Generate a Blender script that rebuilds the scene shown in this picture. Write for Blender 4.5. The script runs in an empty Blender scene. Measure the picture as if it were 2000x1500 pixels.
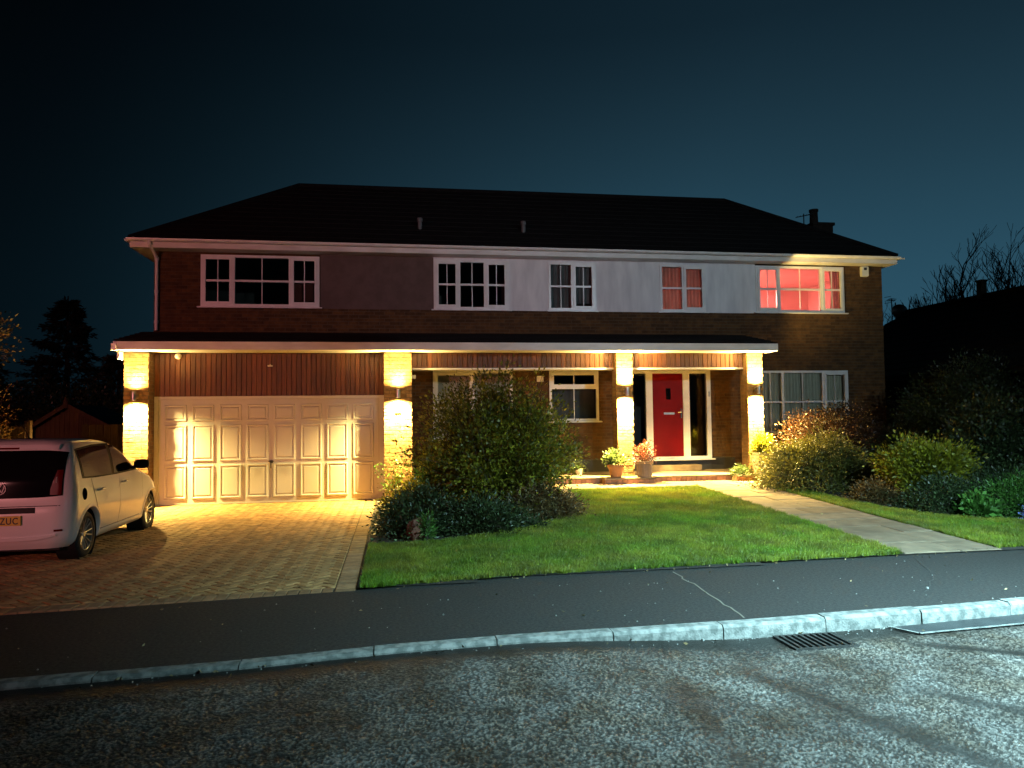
import bpy, bmesh, math, random
import numpy as np
from mathutils import Vector, Matrix

random.seed(7)
RNG = np.random.default_rng(7)
S = bpy.context.scene
COL = S.collection
rad = math.radians

# ------------------------------------------------------------------ camera, sky, lamps in the street, exposure
cam_data = bpy.data.cameras.new("camera")
cam_data.sensor_width = 36.0
cam_data.lens = 26.1
cam_data.clip_start = 0.05
cam_data.clip_end = 2000
cam = bpy.data.objects.new("camera", cam_data)
COL.objects.link(cam)
_a, _p, _r = rad(9.0), rad(2.45), rad(0.69)
_f = Vector((math.sin(_a) * math.cos(_p), math.cos(_a) * math.cos(_p), math.sin(_p)))
_rt = Vector((math.cos(_a), -math.sin(_a), 0))
_up = _rt.cross(_f)
_R = _rt * math.cos(_r) - _up * math.sin(_r)
_U = _up * math.cos(_r) + _rt * math.sin(_r)
cam.matrix_world = Matrix(((_R.x, _U.x, -_f.x, 0), (_R.y, _U.y, -_f.y, 0), (_R.z, _U.z, -_f.z, 1.7), (0, 0, 0, 1)))
S.camera = cam

world = bpy.data.worlds.new("World")
S.world = world
world.use_nodes = True
wn = world.node_tree.nodes
wl = world.node_tree.links
wn.clear()


def ramp_node(nodes, stops, interp='EASE'):
    r = nodes.new('ShaderNodeValToRGB')
    r.color_ramp.interpolation = interp
    e = r.color_ramp.elements
    while len(e) < len(stops):
        e.new(0.5)
    for el, (p, c) in zip(e, stops):
        el.position = p
        el.color = (*c, 1) if isinstance(c, tuple) else (c, c, c, 1)
    return r


# night sky: town glow low in the east (right of the view), falling off towards the zenith and the west
tc = wn.new('ShaderNodeTexCoord')
dp = wn.new('ShaderNodeVectorMath'); dp.operation = 'DOT_PRODUCT'
dp.inputs[1].default_value = (math.sin(rad(60)), math.cos(rad(60)), 0)
wl.new(tc.outputs['Generated'], dp.inputs[0])
mr = wn.new('ShaderNodeMapRange')
mr.inputs['From Min'].default_value = -1
mr.inputs['From Max'].default_value = 1
wl.new(dp.outputs['Value'], mr.inputs['Value'])
ra = ramp_node(wn, [(0.0, 0.02), (0.5, 0.05), (0.60, 0.09), (0.72, 0.43), (0.86, 0.97), (1.0, 1.25)], 'B_SPLINE')
wl.new(mr.outputs['Result'], ra.inputs['Fac'])
sx = wn.new('ShaderNodeSeparateXYZ')
wl.new(tc.outputs['Generated'], sx.inputs[0])
rb = ramp_node(wn, [(0.0, (0.026, 0.090, 0.140)), (0.16, (0.023, 0.078, 0.120)), (0.30, (0.014, 0.043, 0.066)),
                    (0.46, (0.0055, 0.0165, 0.027)), (1.0, (0.0015, 0.005, 0.009))], 'B_SPLINE')
wl.new(sx.outputs['Z'], rb.inputs['Fac'])
mx = wn.new('ShaderNodeMix'); mx.data_type = 'RGBA'; mx.blend_type = 'MULTIPLY'
mx.inputs[0].default_value = 1.0
wl.new(rb.outputs['Color'], mx.inputs[6])
wl.new(ra.outputs['Color'], mx.inputs[7])
bg = wn.new('ShaderNodeBackground')
bg.inputs['Strength'].default_value = 1.0
wo = wn.new('ShaderNodeOutputWorld')
wl.new(mx.outputs[2], bg.inputs['Color'])
wl.new(bg.outputs[0], wo.inputs['Surface'])

S.view_settings.view_transform = 'Standard'
S.view_settings.look = 'None'
S.view_settings.exposure = 0.0
S.view_settings.gamma = 1.0
S.view_settings.use_curve_mapping = False
S.cycles.use_denoising = True
S.cycles.sample_clamp_indirect = 6.0
S.cycles.max_bounces = 8
S.cycles.caustics_reflective = False
S.cycles.caustics_refractive = False

# lamp powers (the lamps themselves are built further down)
WARM = (1.0, 0.70, 0.20)
P_GARAGE_UP, P_GARAGE_DOWN = 550.0, 3000.0
P_PORCH_UP, P_PORCH_DOWN = 1500.0, 5000.0
P_SODIUM, C_SODIUM = 7000.0, (1.0, 0.30, 0.29)
P_LED, C_LED = 23000.0, (0.48, 0.88, 1.0)
P_FILL, C_FILL = 5000.0, (0.66, 0.88, 1.0)
P_ROOM, C_ROOM = 620.0, (1.0, 0.35, 0.29)


# ------------------------------------------------------------------ helpers
WLOC = {}


def tag(o, label=None, cat=None, group=None, kind=None):
    if label: o['label'] = label
    if cat: o['category'] = cat
    if group: o['group'] = group
    if kind: o['kind'] = kind
    return o


def thing(name, label, cat, loc=(0, 0, 0), group=None, kind=None):
    o = bpy.data.objects.new(name, None)
    o.empty_display_size = 0.2
    COL.objects.link(o)
    o.location = loc
    WLOC[o.name] = Vector(loc)
    return tag(o, label, cat, group, kind)


def wloc(o):
    return WLOC.get(o.name, Vector((0, 0, 0))) if o else Vector((0, 0, 0))


def link_mesh(name, me, parent=None, at=None):
    """at: world position of the mesh's own origin; None = the mesh is in world coordinates of its parent's base"""
    o = bpy.data.objects.new(name, me)
    COL.objects.link(o)
    if parent is not None:
        o.parent = parent
    base = wloc(parent)
    p = Vector(at) if at is not None else base
    o.location = p - base
    WLOC[o.name] = p
    return o


class MB:
    def __init__(s):
        s.v, s.f, s.m, s.t = [], [], [], []
        s.tint = 1.0
        s.mi = 0

    def add(s, vs, fs):
        b = len(s.v)
        s.v.extend([tuple(p) for p in vs])
        s.t.extend([s.tint] * len(vs))
        for f in fs:
            s.f.append(tuple(b + i for i in f))
            s.m.append(s.mi)

    def box(s, x0, x1, y0, y1, z0, z1):
        s.add([(x0, y0, z0), (x1, y0, z0), (x1, y1, z0), (x0, y1, z0), (x0, y0, z1), (x1, y0, z1), (x1, y1, z1), (x0, y1, z1)],
              [(0, 3, 2, 1), (4, 5, 6, 7), (0, 1, 5, 4), (1, 2, 6, 5), (2, 3, 7, 6), (3, 0, 4, 7)])

    def bevbox(s, x0, x1, y0, y1, z0, z1, b=0.004):
        """box whose edges are chamfered: three stacked rings"""
        def ring(i, z):
            return [(x0 + i, y0 + i, z), (x1 - i, y0 + i, z), (x1 - i, y1 - i, z), (x0 + i, y1 - i, z)]
        vs = ring(b, z0) + ring(0, z0 + b) + ring(0, z1 - b) + ring(b, z1)
        fs = [(3, 2, 1, 0), (12, 13, 14, 15)]
        for k in range(3):
            for i in range(4):
                j = (i + 1) % 4
                fs.append((k * 4 + i, k * 4 + j, k * 4 + 4 + j, k * 4 + 4 + i))
        s.add(vs, fs)

    def quad(s, a, b, c, d):
        s.add([a, b, c, d], [(0, 1, 2, 3)])

    def tube(s, pts, r, n=6, cap=True):
        pts = [Vector(p) for p in pts]
        rs = r if isinstance(r, (list, tuple)) else [r] * len(pts)
        vs = []
        ref = None
        for i, p in enumerate(pts):
            d = (pts[min(i + 1, len(pts) - 1)] - pts[max(i - 1, 0)])
            d = d.normalized() if d.length > 1e-9 else Vector((0, 0, 1))
            if ref is None:
                ref = Vector((1, 0, 0)) if abs(d.x) < 0.9 else Vector((0, 1, 0))
            u = (ref - d * ref.dot(d)).normalized()
            ref = u
            w = d.cross(u)
            for k in range(n):
                a = 2 * math.pi * k / n
                vs.append(p + (u * math.cos(a) + w * math.sin(a)) * rs[i])
        fs = []
        for i in range(len(pts) - 1):
            for k in range(n):
                j = (k + 1) % n
                fs.append((i * n + k, i * n + j, (i + 1) * n + j, (i + 1) * n + k))
        if cap:
            fs.append(tuple(range(n - 1, -1, -1)))
            fs.append(tuple((len(pts) - 1) * n + k for k in range(n)))
        s.add(vs, fs)

    def lathe(s, prof, n=24, c=(0, 0, 0), axis='z'):
        vs, fs = [], []
        for (r, z) in prof:
            for k in range(n):
                a = 2 * math.pi * k / n
                x, y = r * math.cos(a), r * math.sin(a)
                if axis == 'z': q = (x, y, z)
                elif axis == 'x': q = (z, x, y)
                else: q = (x, z, y)
                vs.append((c[0] + q[0], c[1] + q[1], c[2] + q[2]))
        for i in range(len(prof) - 1):
            for k in range(n):
                j = (k + 1) % n
                fs.append((i * n + k, i * n + j, (i + 1) * n + j, (i + 1) * n + k))
        s.add(vs, fs)

    def prism(s, poly, z0, z1, cham=0.0):
        """vertical prism over an xy polygon, optional chamfer on the top edge"""
        n = len(poly)
        if cham:
            cx = sum(p[0] for p in poly) / n; cy = sum(p[1] for p in poly) / n
            inner = []
            for p in poly:
                d = math.hypot(p[0] - cx, p[1] - cy) or 1
                k = max(0, 1 - cham * 1.3 / d)
                inner.append((cx + (p[0] - cx) * k, cy + (p[1] - cy) * k))
            vs = [(*p, z0) for p in poly] + [(*p, z1 - cham) for p in poly] + [(*p, z1) for p in inner]
            fs = [tuple(2 * n + i for i in range(n))]
            for L in range(2):
                for i in range(n):
                    j = (i + 1) % n
                    fs.append((L * n + i, L * n + j, L * n + n + j, L * n + n + i))
        else:
            vs = [(*p, z0) for p in poly] + [(*p, z1) for p in poly]
            fs = [tuple(n + i for i in range(n)), tuple(range(n - 1, -1, -1))]
            for i in range(n):
                j = (i + 1) % n
                fs.append((i, j, n + j, n + i))
        s.add(vs, fs)

    def mesh(s, name, mats, origin=(0, 0, 0), smooth=False):
        me = bpy.data.meshes.new(name)
        o = origin
        me.from_pydata([(p[0] - o[0], p[1] - o[1], p[2] - o[2]) for p in s.v], [], s.f)
        for m in (mats if isinstance(mats, (list, tuple)) else [mats]):
            me.materials.append(m)
        me.polygons.foreach_set('material_index', s.m)
        at = me.attributes.new('tint', 'FLOAT', 'POINT')
        at.data.foreach_set('value', s.t)
        if smooth:
            me.polygons.foreach_set('use_smooth', [True] * len(s.f))
        me.update()
        return me

    def build(s, name, mats, parent=None, smooth=False, recalc=False, auto=None):
        me = s.mesh(name, mats, wloc(parent), smooth)
        if recalc:
            bm = bmesh.new(); bm.from_mesh(me)
            bmesh.ops.recalc_face_normals(bm, faces=bm.faces)
            bm.to_mesh(me); bm.free()
        if auto:
            me.set_sharp_from_angle(angle=rad(auto))
        return link_mesh(name, me, parent)


def np_mesh(name, verts, k, tint, mat, parent=None, smooth=False):
    """verts (n*k,3): n separate k-gons"""
    me = bpy.data.meshes.new(name)
    nv = len(verts); nf = nv // k
    me.vertices.add(nv)
    me.vertices.foreach_set('co', (verts - np.array(wloc(parent))).astype(np.float32).ravel())
    me.loops.add(nv)
    me.loops.foreach_set('vertex_index', np.arange(nv, dtype=np.int32))
    me.polygons.add(nf)
    me.polygons.foreach_set('loop_start', np.arange(0, nv, k, dtype=np.int32))
    me.materials.append(mat)
    at = me.attributes.new('tint', 'FLOAT', 'POINT')
    at.data.foreach_set('value', np.repeat(tint, k).astype(np.float32))
    me.update(calc_edges=True)
    me.validate()
    return link_mesh(name, me, parent)


# ------------------------------------------------------------------ materials
def mat(name, col, rough=0.6, col2=None, nscale=4.0, bump=0.0, bscale=40.0, metal=0.0, spec=0.5, tint=False, rnd=0.0,
        detail=6.0, transl=0.0, coat=0.0, lo=0.35, hi=0.65, stretch=(1, 1, 1), tintcol=None):
    m = bpy.data.materials.new(name)
    m.use_nodes = True
    n, l = m.node_tree.nodes, m.node_tree.links
    b = n['Principled BSDF']
    b.inputs['Roughness'].default_value = rough
    b.inputs['Metallic'].default_value = metal
    b.inputs['Specular IOR Level'].default_value = spec
    if coat:
        b.inputs['Coat Weight'].default_value = coat
        b.inputs['Coat Roughness'].default_value = 0.04
    geo = n.new('ShaderNodeNewGeometry')
    mp = n.new('ShaderNodeMapping')
    mp.inputs['Scale'].default_value = stretch
    l.new(geo.outputs['Position'], mp.inputs['Vector'])
    src = None
    if col2:
        nz = n.new('ShaderNodeTexNoise')
        nz.inputs['Scale'].default_value = nscale
        nz.inputs['Detail'].default_value = detail
        l.new(mp.outputs[0], nz.inputs['Vector'])
        r = ramp_node(n, [(lo, tuple(col)), (hi, tuple(col2))], 'LINEAR')
        l.new(nz.outputs['Fac'], r.inputs['Fac'])
        src = r.outputs['Color']
    def mul(src, val):
        mm = n.new('ShaderNodeMix'); mm.data_type = 'RGBA'; mm.blend_type = 'MULTIPLY'; mm.inputs[0].default_value = 1
        if src is None: mm.inputs[6].default_value = (*col, 1)
        else: l.new(src, mm.inputs[6])
        l.new(val, mm.inputs[7])
        return mm.outputs[2]
    if tint:
        at = n.new('ShaderNodeAttribute'); at.attribute_name = 'tint'
        src = mul(src, at.outputs['Fac'])
    if rnd:
        oi = n.new('ShaderNodeObjectInfo')
        q = n.new('ShaderNodeMapRange')
        q.inputs['To Min'].default_value = 1 - rnd; q.inputs['To Max'].default_value = 1 + rnd
        l.new(oi.outputs['Random'], q.inputs['Value'])
        src = mul(src, q.outputs['Result'])
    if src is None: b.inputs['Base Color'].default_value = (*col, 1)
    else: l.new(src, b.inputs['Base Color'])
    if bump:
        nz2 = n.new('ShaderNodeTexNoise')
        nz2.inputs['Scale'].default_value = bscale
        nz2.inputs['Detail'].default_value = 5
        l.new(mp.outputs[0], nz2.inputs['Vector'])
        bp = n.new('ShaderNodeBump')
        bp.inputs['Strength'].default_value = min(1.0, bump)
        bp.inputs['Distance'].default_value = 0.01
        l.new(nz2.outputs['Fac'], bp.inputs['Height'])
        l.new(bp.outputs[0], b.inputs['Normal'])
    if transl:
        tr = n.new('ShaderNodeBsdfTranslucent')
        if src is None: tr.inputs['Color'].default_value = (*col, 1)
        else: l.new(src, tr.inputs['Color'])
        ms = n.new('ShaderNodeMixShader'); ms.inputs[0].default_value = transl
        l.new(b.outputs[0], ms.inputs[1]); l.new(tr.outputs[0], ms.inputs[2])
        l.new(ms.outputs[0], n['Material Output'].inputs['Surface'])
    return m


def emit(name, col, strength):
    m = bpy.data.materials.new(name); m.use_nodes = True
    b = m.node_tree.nodes['Principled BSDF']
    b.inputs['Base Color'].default_value = (*col, 1)
    b.inputs['Emission Color'].default_value = (*col, 1)
    b.inputs['Emission Strength'].default_value = strength
    return m


def glass_mat(name, tintc=(0.95, 0.97, 0.95), rough=0.02, ior=1.5):
    m = bpy.data.materials.new(name); m.use_nodes = True
    n, l = m.node_tree.nodes, m.node_tree.links
    n.remove(n['Principled BSDF'])
    t = n.new('ShaderNodeBsdfTransparent'); t.inputs['Color'].default_value = (*tintc, 1)
    g = n.new('ShaderNodeBsdfGlossy'); g.inputs['Roughness'].default_value = rough
    fr = n.new('ShaderNodeFresnel'); fr.inputs['IOR'].default_value = ior
    ms = n.new('ShaderNodeMixShader')
    l.new(fr.outputs[0], ms.inputs[0]); l.new(t.outputs[0], ms.inputs[1]); l.new(g.outputs[0], ms.inputs[2])
    l.new(ms.outputs[0], n['Material Output'].inputs['Surface'])
    return m


M = {}
M['brick'] = mat('buff_brick_shaded', (0.108, 0.052, 0.015), 0.95, (0.065, 0.029, 0.008), 9, 0.5, 60, tint=True)  # same brick as the pillar fronts, night shade put into its darker colour
M['brick_obj'] = mat('buff_brick_lit', (0.28, 0.165, 0.07), 0.9, (0.15, 0.08, 0.03), 14, 0.7, 70, rnd=0.28)  # lighter copy of the wall brick for the lamp-lit pillar fronts
M['red_brick'] = mat('red_brick_step', (0.36, 0.17, 0.10), 0.85, (0.24, 0.11, 0.06), 12, 0.5, 60, rnd=0.25)
M['mortar'] = mat('mortar', (0.11, 0.085, 0.055), 0.95, (0.08, 0.06, 0.04), 12, 0.4, 90)
M['plinth'] = mat('black_plinth_paint', (0.018, 0.017, 0.016), 0.6, (0.03, 0.027, 0.024), 6, 0.3, 40)
M['render'] = mat('white_render', (0.80, 0.80, 0.81), 0.9, (0.64, 0.64, 0.66), 3, 0.4, 120, stretch=(1.5, 1, .35))
M['brown_panel'] = mat('brown_tile_panel', (0.13, 0.085, 0.075), 0.9, (0.10, 0.066, 0.058), 5, 0.3, 80)
M['upvc'] = mat('white_upvc', (0.78, 0.77, 0.76), 0.32, (0.70, 0.69, 0.68), 5)
M['fascia'] = mat('white_fascia', (0.74, 0.72, 0.70), 0.4, (0.60, 0.57, 0.54), 2.2, stretch=(1, 1, 3))
M['glass'] = glass_mat('window_glass')
M['room'] = mat('dark_room_wall', (0.10, 0.09, 0.085), 0.9, (0.07, 0.065, 0.06), 2)
M['room_red'] = mat('lit_room_wall', (0.72, 0.52, 0.50), 0.9, (0.66, 0.47, 0.45), 1.5)
M['roof'] = mat('dark_roof_tile', (0.012, 0.011, 0.011), 0.92, (0.007, 0.0065, 0.0065), 7, 0.5, 50, spec=0.15)
M['timber'] = mat('stained_timber', (0.115, 0.034, 0.009), 0.5, (0.045, 0.012, 0.0035), 6, 0.35, 30, rnd=0.35, stretch=(9, 9, 0.5))
M['timber_back'] = mat('timber_shadow_gap', (0.05, 0.02, 0.01), 0.8)
M['garage'] = mat('cream_garage_paint', (0.50, 0.50, 0.52), 0.5, (0.45, 0.45, 0.46), 1.6, 0.08, 30)
M['red_door'] = mat('red_door_paint', (0.14, 0.0012, 0.003), 0.5, (0.115, 0.001, 0.002), 3, spec=0.12)
M['chrome'] = mat('polished_metal', (0.75, 0.73, 0.70), 0.18, metal=1.0)
M['dark_metal'] = mat('dark_metal', (0.05, 0.05, 0.05), 0.45, (0.03, 0.03, 0.03), 20, metal=0.6)
M['steel'] = mat('brushed_steel', (0.55, 0.53, 0.50), 0.32, (0.45, 0.43, 0.41), 40, metal=1.0)
M['lens'] = emit('lit_lamp_lens', (1.0, 0.86, 0.5), 60.0)
M['curtain'] = mat('pale_curtain', (0.84, 0.77, 0.62), 0.9, (0.76, 0.69, 0.55), 4, transl=0.35)
M['curtain_grey'] = mat('grey_curtain', (0.20, 0.20, 0.21), 0.9, (0.15, 0.15, 0.16), 4, transl=0.25)
M['curtain_pink'] = mat('pink_curtain', (0.55, 0.36, 0.30), 0.9, (0.46, 0.29, 0.24), 4, transl=0.4)
M['block'] = mat('paving_block', (0.47, 0.265, 0.10), 0.8, (0.31, 0.17, 0.062), 12, 0.5, 90, rnd=0.25)
M['block_stuff'] = mat('paving_block_far', (0.47, 0.265, 0.10), 0.8, (0.31, 0.17, 0.062), 12, 0.5, 90, tint=True)
M['block_grey'] = mat('border_block', (0.36, 0.21, 0.10), 0.8, (0.25, 0.14, 0.065), 12, 0.5, 90, rnd=0.25)
M['sand'] = mat('jointing_sand', (0.06, 0.045, 0.03), 0.95, (0.04, 0.03, 0.02), 30)
M['slab'] = mat('path_flagstone', (0.21, 0.15, 0.095), 0.85, (0.13, 0.092, 0.058), 5, 0.4, 50, rnd=0.15)
M['kerb'] = mat('kerb_concrete', (0.24, 0.235, 0.215), 0.9, (0.11, 0.115, 0.105), 14, 0.7, 70, rnd=0.1, lo=0.4, hi=0.6)
M['pave'] = mat('pavement_asphalt', (0.046, 0.043, 0.040), 0.85, (0.022, 0.021, 0.020), 38.0, 1.0, 150, detail=9, spec=0.2)
M['road'] = mat('road_asphalt', (0.016, 0.015, 0.014), 0.7, (0.085, 0.08, 0.075), 70, 1.0, 120, lo=0.46, hi=0.66, detail=8, spec=0.3)
M['chip'] = mat('road_chipping', (0.175, 0.157, 0.14), 0.45, (0.12, 0.093, 0.07), 3, 0.5, 160, tint=True, spec=0.4)
M['patch'] = mat('smooth_asphalt_patch', (0.035, 0.037, 0.038), 0.5, (0.024, 0.025, 0.026), 5, 0.6, 150)
M['soil'] = mat('dark_soil', (0.028, 0.020, 0.014), 0.95, (0.015, 0.011, 0.008), 9, 0.9, 30)
M['turf'] = mat('turf_base', (0.030, 0.050, 0.010), 0.95, (0.020, 0.032, 0.008), 6, 0.9, 60)
M['ground'] = mat('dark_ground', (0.03, 0.032, 0.022), 0.95, (0.02, 0.022, 0.015), 0.6)
M['grass'] = mat('grass_blade', (0.10, 0.19, 0.008), 0.55, (0.20, 0.205, 0.018), 1.1, tint=True, transl=0.3)
M['leaf'] = mat('olive_leaf', (0.24, 0.22, 0.018), 0.45, (0.11, 0.125, 0.012), 2.5, tint=True, transl=0.42)
M['leaf_dark'] = mat('dark_leaf', (0.040, 0.062, 0.020), 0.45, (0.028, 0.045, 0.015), 3, tint=True, transl=0.2)
M['leaf_gold'] = mat('golden_leaf', (0.26, 0.24, 0.016), 0.45, (0.17, 0.18, 0.014), 4, tint=True, transl=0.3)
M['leaf_bright'] = mat('bright_green_leaf', (0.085, 0.20, 0.035), 0.4, (0.06, 0.15, 0.025), 4, tint=True, transl=0.3)
M['leaf_straw'] = mat('straw_green_leaf', (0.17, 0.15, 0.028), 0.5, (0.09, 0.095, 0.02), 3, tint=True, transl=0.3)
M['leaf_red'] = mat('red_berberis_leaf', (0.07, 0.020, 0.009), 0.5, (0.045, 0.028, 0.009), 3, tint=True, transl=0.25)
M['leaf_pale'] = mat('variegated_leaf', (0.13, 0.16, 0.06), 0.5, (0.04, 0.085, 0.02), 30, tint=True, transl=0.3)
M['leaf_pink'] = mat('pink_flower', (0.15, 0.022, 0.025), 0.5, (0.08, 0.04, 0.018), 30, tint=True, transl=0.3)
M['leaf_brown'] = mat('autumn_leaf', (0.14, 0.085, 0.030), 0.5, (0.10, 0.075, 0.025), 4, tint=True, transl=0.25)
M['needle'] = mat('conifer_needle', (0.014, 0.021, 0.011), 0.7, (0.009, 0.014, 0.008), 3, tint=True)
M['blue_flower'] = mat('blue_flower', (0.16, 0.18, 0.50), 0.5, tint=True, transl=0.3)
M['bark'] = mat('brown_bark', (0.075, 0.055, 0.038), 0.9, (0.045, 0.033, 0.024), 18, 0.8, 40)
M['bark_dark'] = mat('dark_bark', (0.030, 0.026, 0.022), 0.9, (0.02, 0.017, 0.015), 18, 0.8, 40)
M['terracotta'] = mat('terracotta', (0.28, 0.13, 0.06), 0.85, (0.22, 0.10, 0.045), 10, 0.3, 60)
M['grey_pot'] = mat('grey_glazed_pot', (0.11, 0.085, 0.09), 0.5, (0.08, 0.06, 0.065), 8, 0.3, 30)
M['white_pot'] = mat('white_planter', (0.46, 0.44, 0.38), 0.7, (0.40, 0.38, 0.33), 6, 0.15, 50)
M['green_pot'] = mat('green_glazed_pot', (0.10, 0.13, 0.08), 0.35, (0.07, 0.10, 0.06), 6)
M['car_paint'] = mat('white_car_paint', (0.82, 0.81, 0.80), 0.28, coat=1.0)
M['car_glass'] = mat('dark_car_glass', (0.005, 0.005, 0.006), 0.05, spec=0.45)
M['car_window'] = glass_mat('car_side_glass', (0.50, 0.50, 0.45), 0.02, 1.6)
M['black_plastic'] = mat('black_plastic', (0.008, 0.008, 0.008), 0.55, (0.012, 0.012, 0.012), 30, spec=0.2)
M['tyre'] = mat('tyre_rubber', (0.014, 0.014, 0.014), 0.8, (0.02, 0.02, 0.02), 30, 0.4, 60)
M['alloy'] = mat('alloy_wheel', (0.62, 0.60, 0.57), 0.3, metal=0.85)
M['tail_red'] = mat('red_tail_lens', (0.10, 0.002, 0.002), 0.22, coat=0.2)
M['clear_lens'] = mat('clear_lamp_lens', (0.35, 0.32, 0.30), 0.12, coat=0.8)
M['plate_yellow'] = mat('yellow_number_plate', (0.62, 0.47, 0.03), 0.4)
M['plate_text'] = mat('plate_lettering', (0.012, 0.012, 0.012), 0.5)
M['seat'] = mat('car_seat_fabric', (0.05, 0.05, 0.055), 0.9)
M['shed_wood'] = mat('shed_timber', (0.07, 0.034, 0.015), 0.9, (0.04, 0.02, 0.009), 5, 0.4, 30, rnd=0.2, stretch=(6, 6, 0.6))
M['fence_wood'] = mat('fence_timber', (0.08, 0.048, 0.025), 0.9, (0.05, 0.03, 0.016), 5, 0.4, 30, rnd=0.25, stretch=(6, 6, 0.6))
M['lamp_grey'] = mat('galvanised_lamp_post', (0.30, 0.31, 0.32), 0.5, (0.24, 0.25, 0.26), 12, metal=0.7)
M['led'] = emit('led_lens', C_LED, 40.0)
M['sodium'] = emit('sodium_lens', C_SODIUM, 60.0)
M['iron'] = mat('cast_iron', (0.055, 0.050, 0.046), 0.55, (0.03, 0.028, 0.026), 25, 0.4, 60, metal=0.5)
M['pebble'] = mat('pale_pebble', (0.26, 0.26, 0.24), 0.6, (0.14, 0.14, 0.13), 40, tint=True)
M['wall_dark'] = mat('neighbour_wall', (0.16, 0.12, 0.09), 0.9, (0.11, 0.08, 0.06), 8, 0.4, 50)
M['litter'] = mat('fallen_leaf', (0.24, 0.19, 0.09), 0.8, (0.13, 0.08, 0.035), 9, tint=True)
M['matte_black'] = mat('matte_black', (0.006, 0.006, 0.006), 1.0, spec=0.0)
M['chimney_dim'] = mat('dimmed_chimney_brick', (0.030, 0.024, 0.020), 0.95, (0.018, 0.015, 0.013), 12, 0.4, 60, spec=0.1)  # brick colour darkened to offset the lamp light on the chimney
M['bulb'] = mat('opal_plastic', (0.70, 0.68, 0.62), 0.35)

# ------------------------------------------------------------------ ground
def lerp(a, b, t): return a + (b - a) * t
def sstep(a, b, x):
    t = np.clip((np.asarray(x, float) - a) / (b - a), 0, 1)
    return t * t * (3 - 2 * t)

PAVE_IN = [(-14, 6.6), (-3.46, 7.22), (-2.9, 7.26), (-0.46, 7.52), (1.2, 7.78), (4.16, 7.92), (6.2, 8.0), (7.6, 8.1), (16, 8.5)]
KERB_Y = [(-14, 4.3), (-4.6, 5.14), (-2.5, 5.32), (-1.0, 5.44), (-0.1, 5.57), (0.8, 5.63), (1.73, 5.65), (2.7, 5.68), (3.7, 5.73), (4.7, 5.79), (5.5, 5.85), (8.0, 6.05), (16, 6.7)]
def pin(x): return float(np.interp(x, [p[0] for p in PAVE_IN], [p[1] for p in PAVE_IN]))
def kby(x): return float(np.interp(x, [p[0] for p in KERB_Y], [p[1] for p in KERB_Y]))
def road_z(x): return -0.03 - 0.085 * sstep(0.9, 3.0, x)
def gz(x, y):
    """garden level: rises gently from the pavement to the house, level with the drive on its left"""
    return 0.012 + 0.24 * np.clip((np.asarray(y, float) - 8.0) / 6.3, 0, 1) * sstep(-0.35, 2.4, x)

mb = MB()
mb.quad((-300, -300, -0.25), (300, -300, -0.25), (300, 300, -0.25), (-300, 300, -0.25))
tag(mb.build('ground', M['ground']), 'dark open ground around and behind the houses', 'ground', kind='structure')
mb = MB()
n = 60
for i in range(n):                                   # garden earth either side of and behind the house
    pass
mb.quad((-30, 16.0, -0.012), (-5.0, 16.0, -0.012), (-5.0, 45, -0.012), (-30, 45, -0.012))
mb.quad((12.0, 16.0, 0.2), (30, 16.0, 0.2), (30, 45, 0.2), (12.0, 45, 0.2))
mb.quad((-30, 7.0, -0.012), (-9.0, 6.9, -0.012), (-9.0, 16, -0.012), (-30, 16, -0.012))
tag(mb.build('garden_ground', M['soil']), 'dark bare garden earth beside and behind the houses', 'ground', kind='structure')

xs = np.concatenate([np.linspace(-40, -8, 9), np.linspace(-7, 9, 49), np.linspace(10, 40, 9)])
mb = MB()
for i in range(len(xs) - 1):
    a, b = xs[i], xs[i + 1]
    za, zb = float(road_z(a)), float(road_z(b))
    ka, kb = kby(a) + 0.03, kby(b) + 0.03
    if a < -14: ka = 4.3 + (a + 14) * 0.09 + .03
    if b <= -14: kb = 4.3 + (b + 14) * 0.09 + .03
    mb.quad((a, -9, za), (b, -9, zb), (b, kb, zb), (a, ka, za))
road = tag(mb.build('road', M['road']), 'worn asphalt road with exposed pale chippings', 'road', kind='structure')
# pavement
mb = MB()
for i in range(len(xs) - 1):
    a, b = xs[i], xs[i + 1]
    mb.quad((a, kby(a) + 0.1, 0), (b, kby(b) + 0.1, 0), (b, pin(b) + 0.02, 0), (a, pin(a) + 0.02, 0))
pavement = tag(mb.build('pavement', M['pave']), 'dark asphalt pavement between kerb and lawn', 'pavement', kind='structure')
# cracks / repair joints in the pavement: shallow raised seams
def seam(name, pts, w, m, parent, z):
    mb = MB()
    P = [Vector((p[0], p[1], 0)) for p in pts]
    for i in range(len(P) - 1):
        d = (P[i + 1] - P[i]).normalized(); q = Vector((-d.y, d.x, 0)) * w
        a, b = P[i], P[i + 1]
        mb.quad((a.x - q.x, a.y - q.y, z), (a.x + q.x, a.y + q.y, z), (b.x + q.x, b.y + q.y, z), (b.x - q.x, b.y - q.y, z))
        mb.quad((a.x - q.x, a.y - q.y, z), (b.x - q.x, b.y - q.y, z), (b.x - q.x, b.y - q.y, z - 0.004), (a.x - q.x, a.y - q.y, z - 0.004))
    return mb.build(name, m, parent)
def jag(a, b, n, amp):
    r = random.Random(3)
    return [(lerp(a[0], b[0], i / n) + r.uniform(-amp, amp), lerp(a[1], b[1], i / n) + r.uniform(-amp, amp)) for i in range(n + 1)]
seam('crack_seam', jag((2.96, 7.70), (2.86, 5.85), 16, 0.022), 0.007, mat('pale_crack_fill', (0.16, 0.14, 0.11), 0.8), pavement, 0.003)
seam('repair_joint', jag((5.95, 7.85), (5.48, 6.95), 8, 0.006), 0.012, M['road'], pavement, 0.003)
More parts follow.
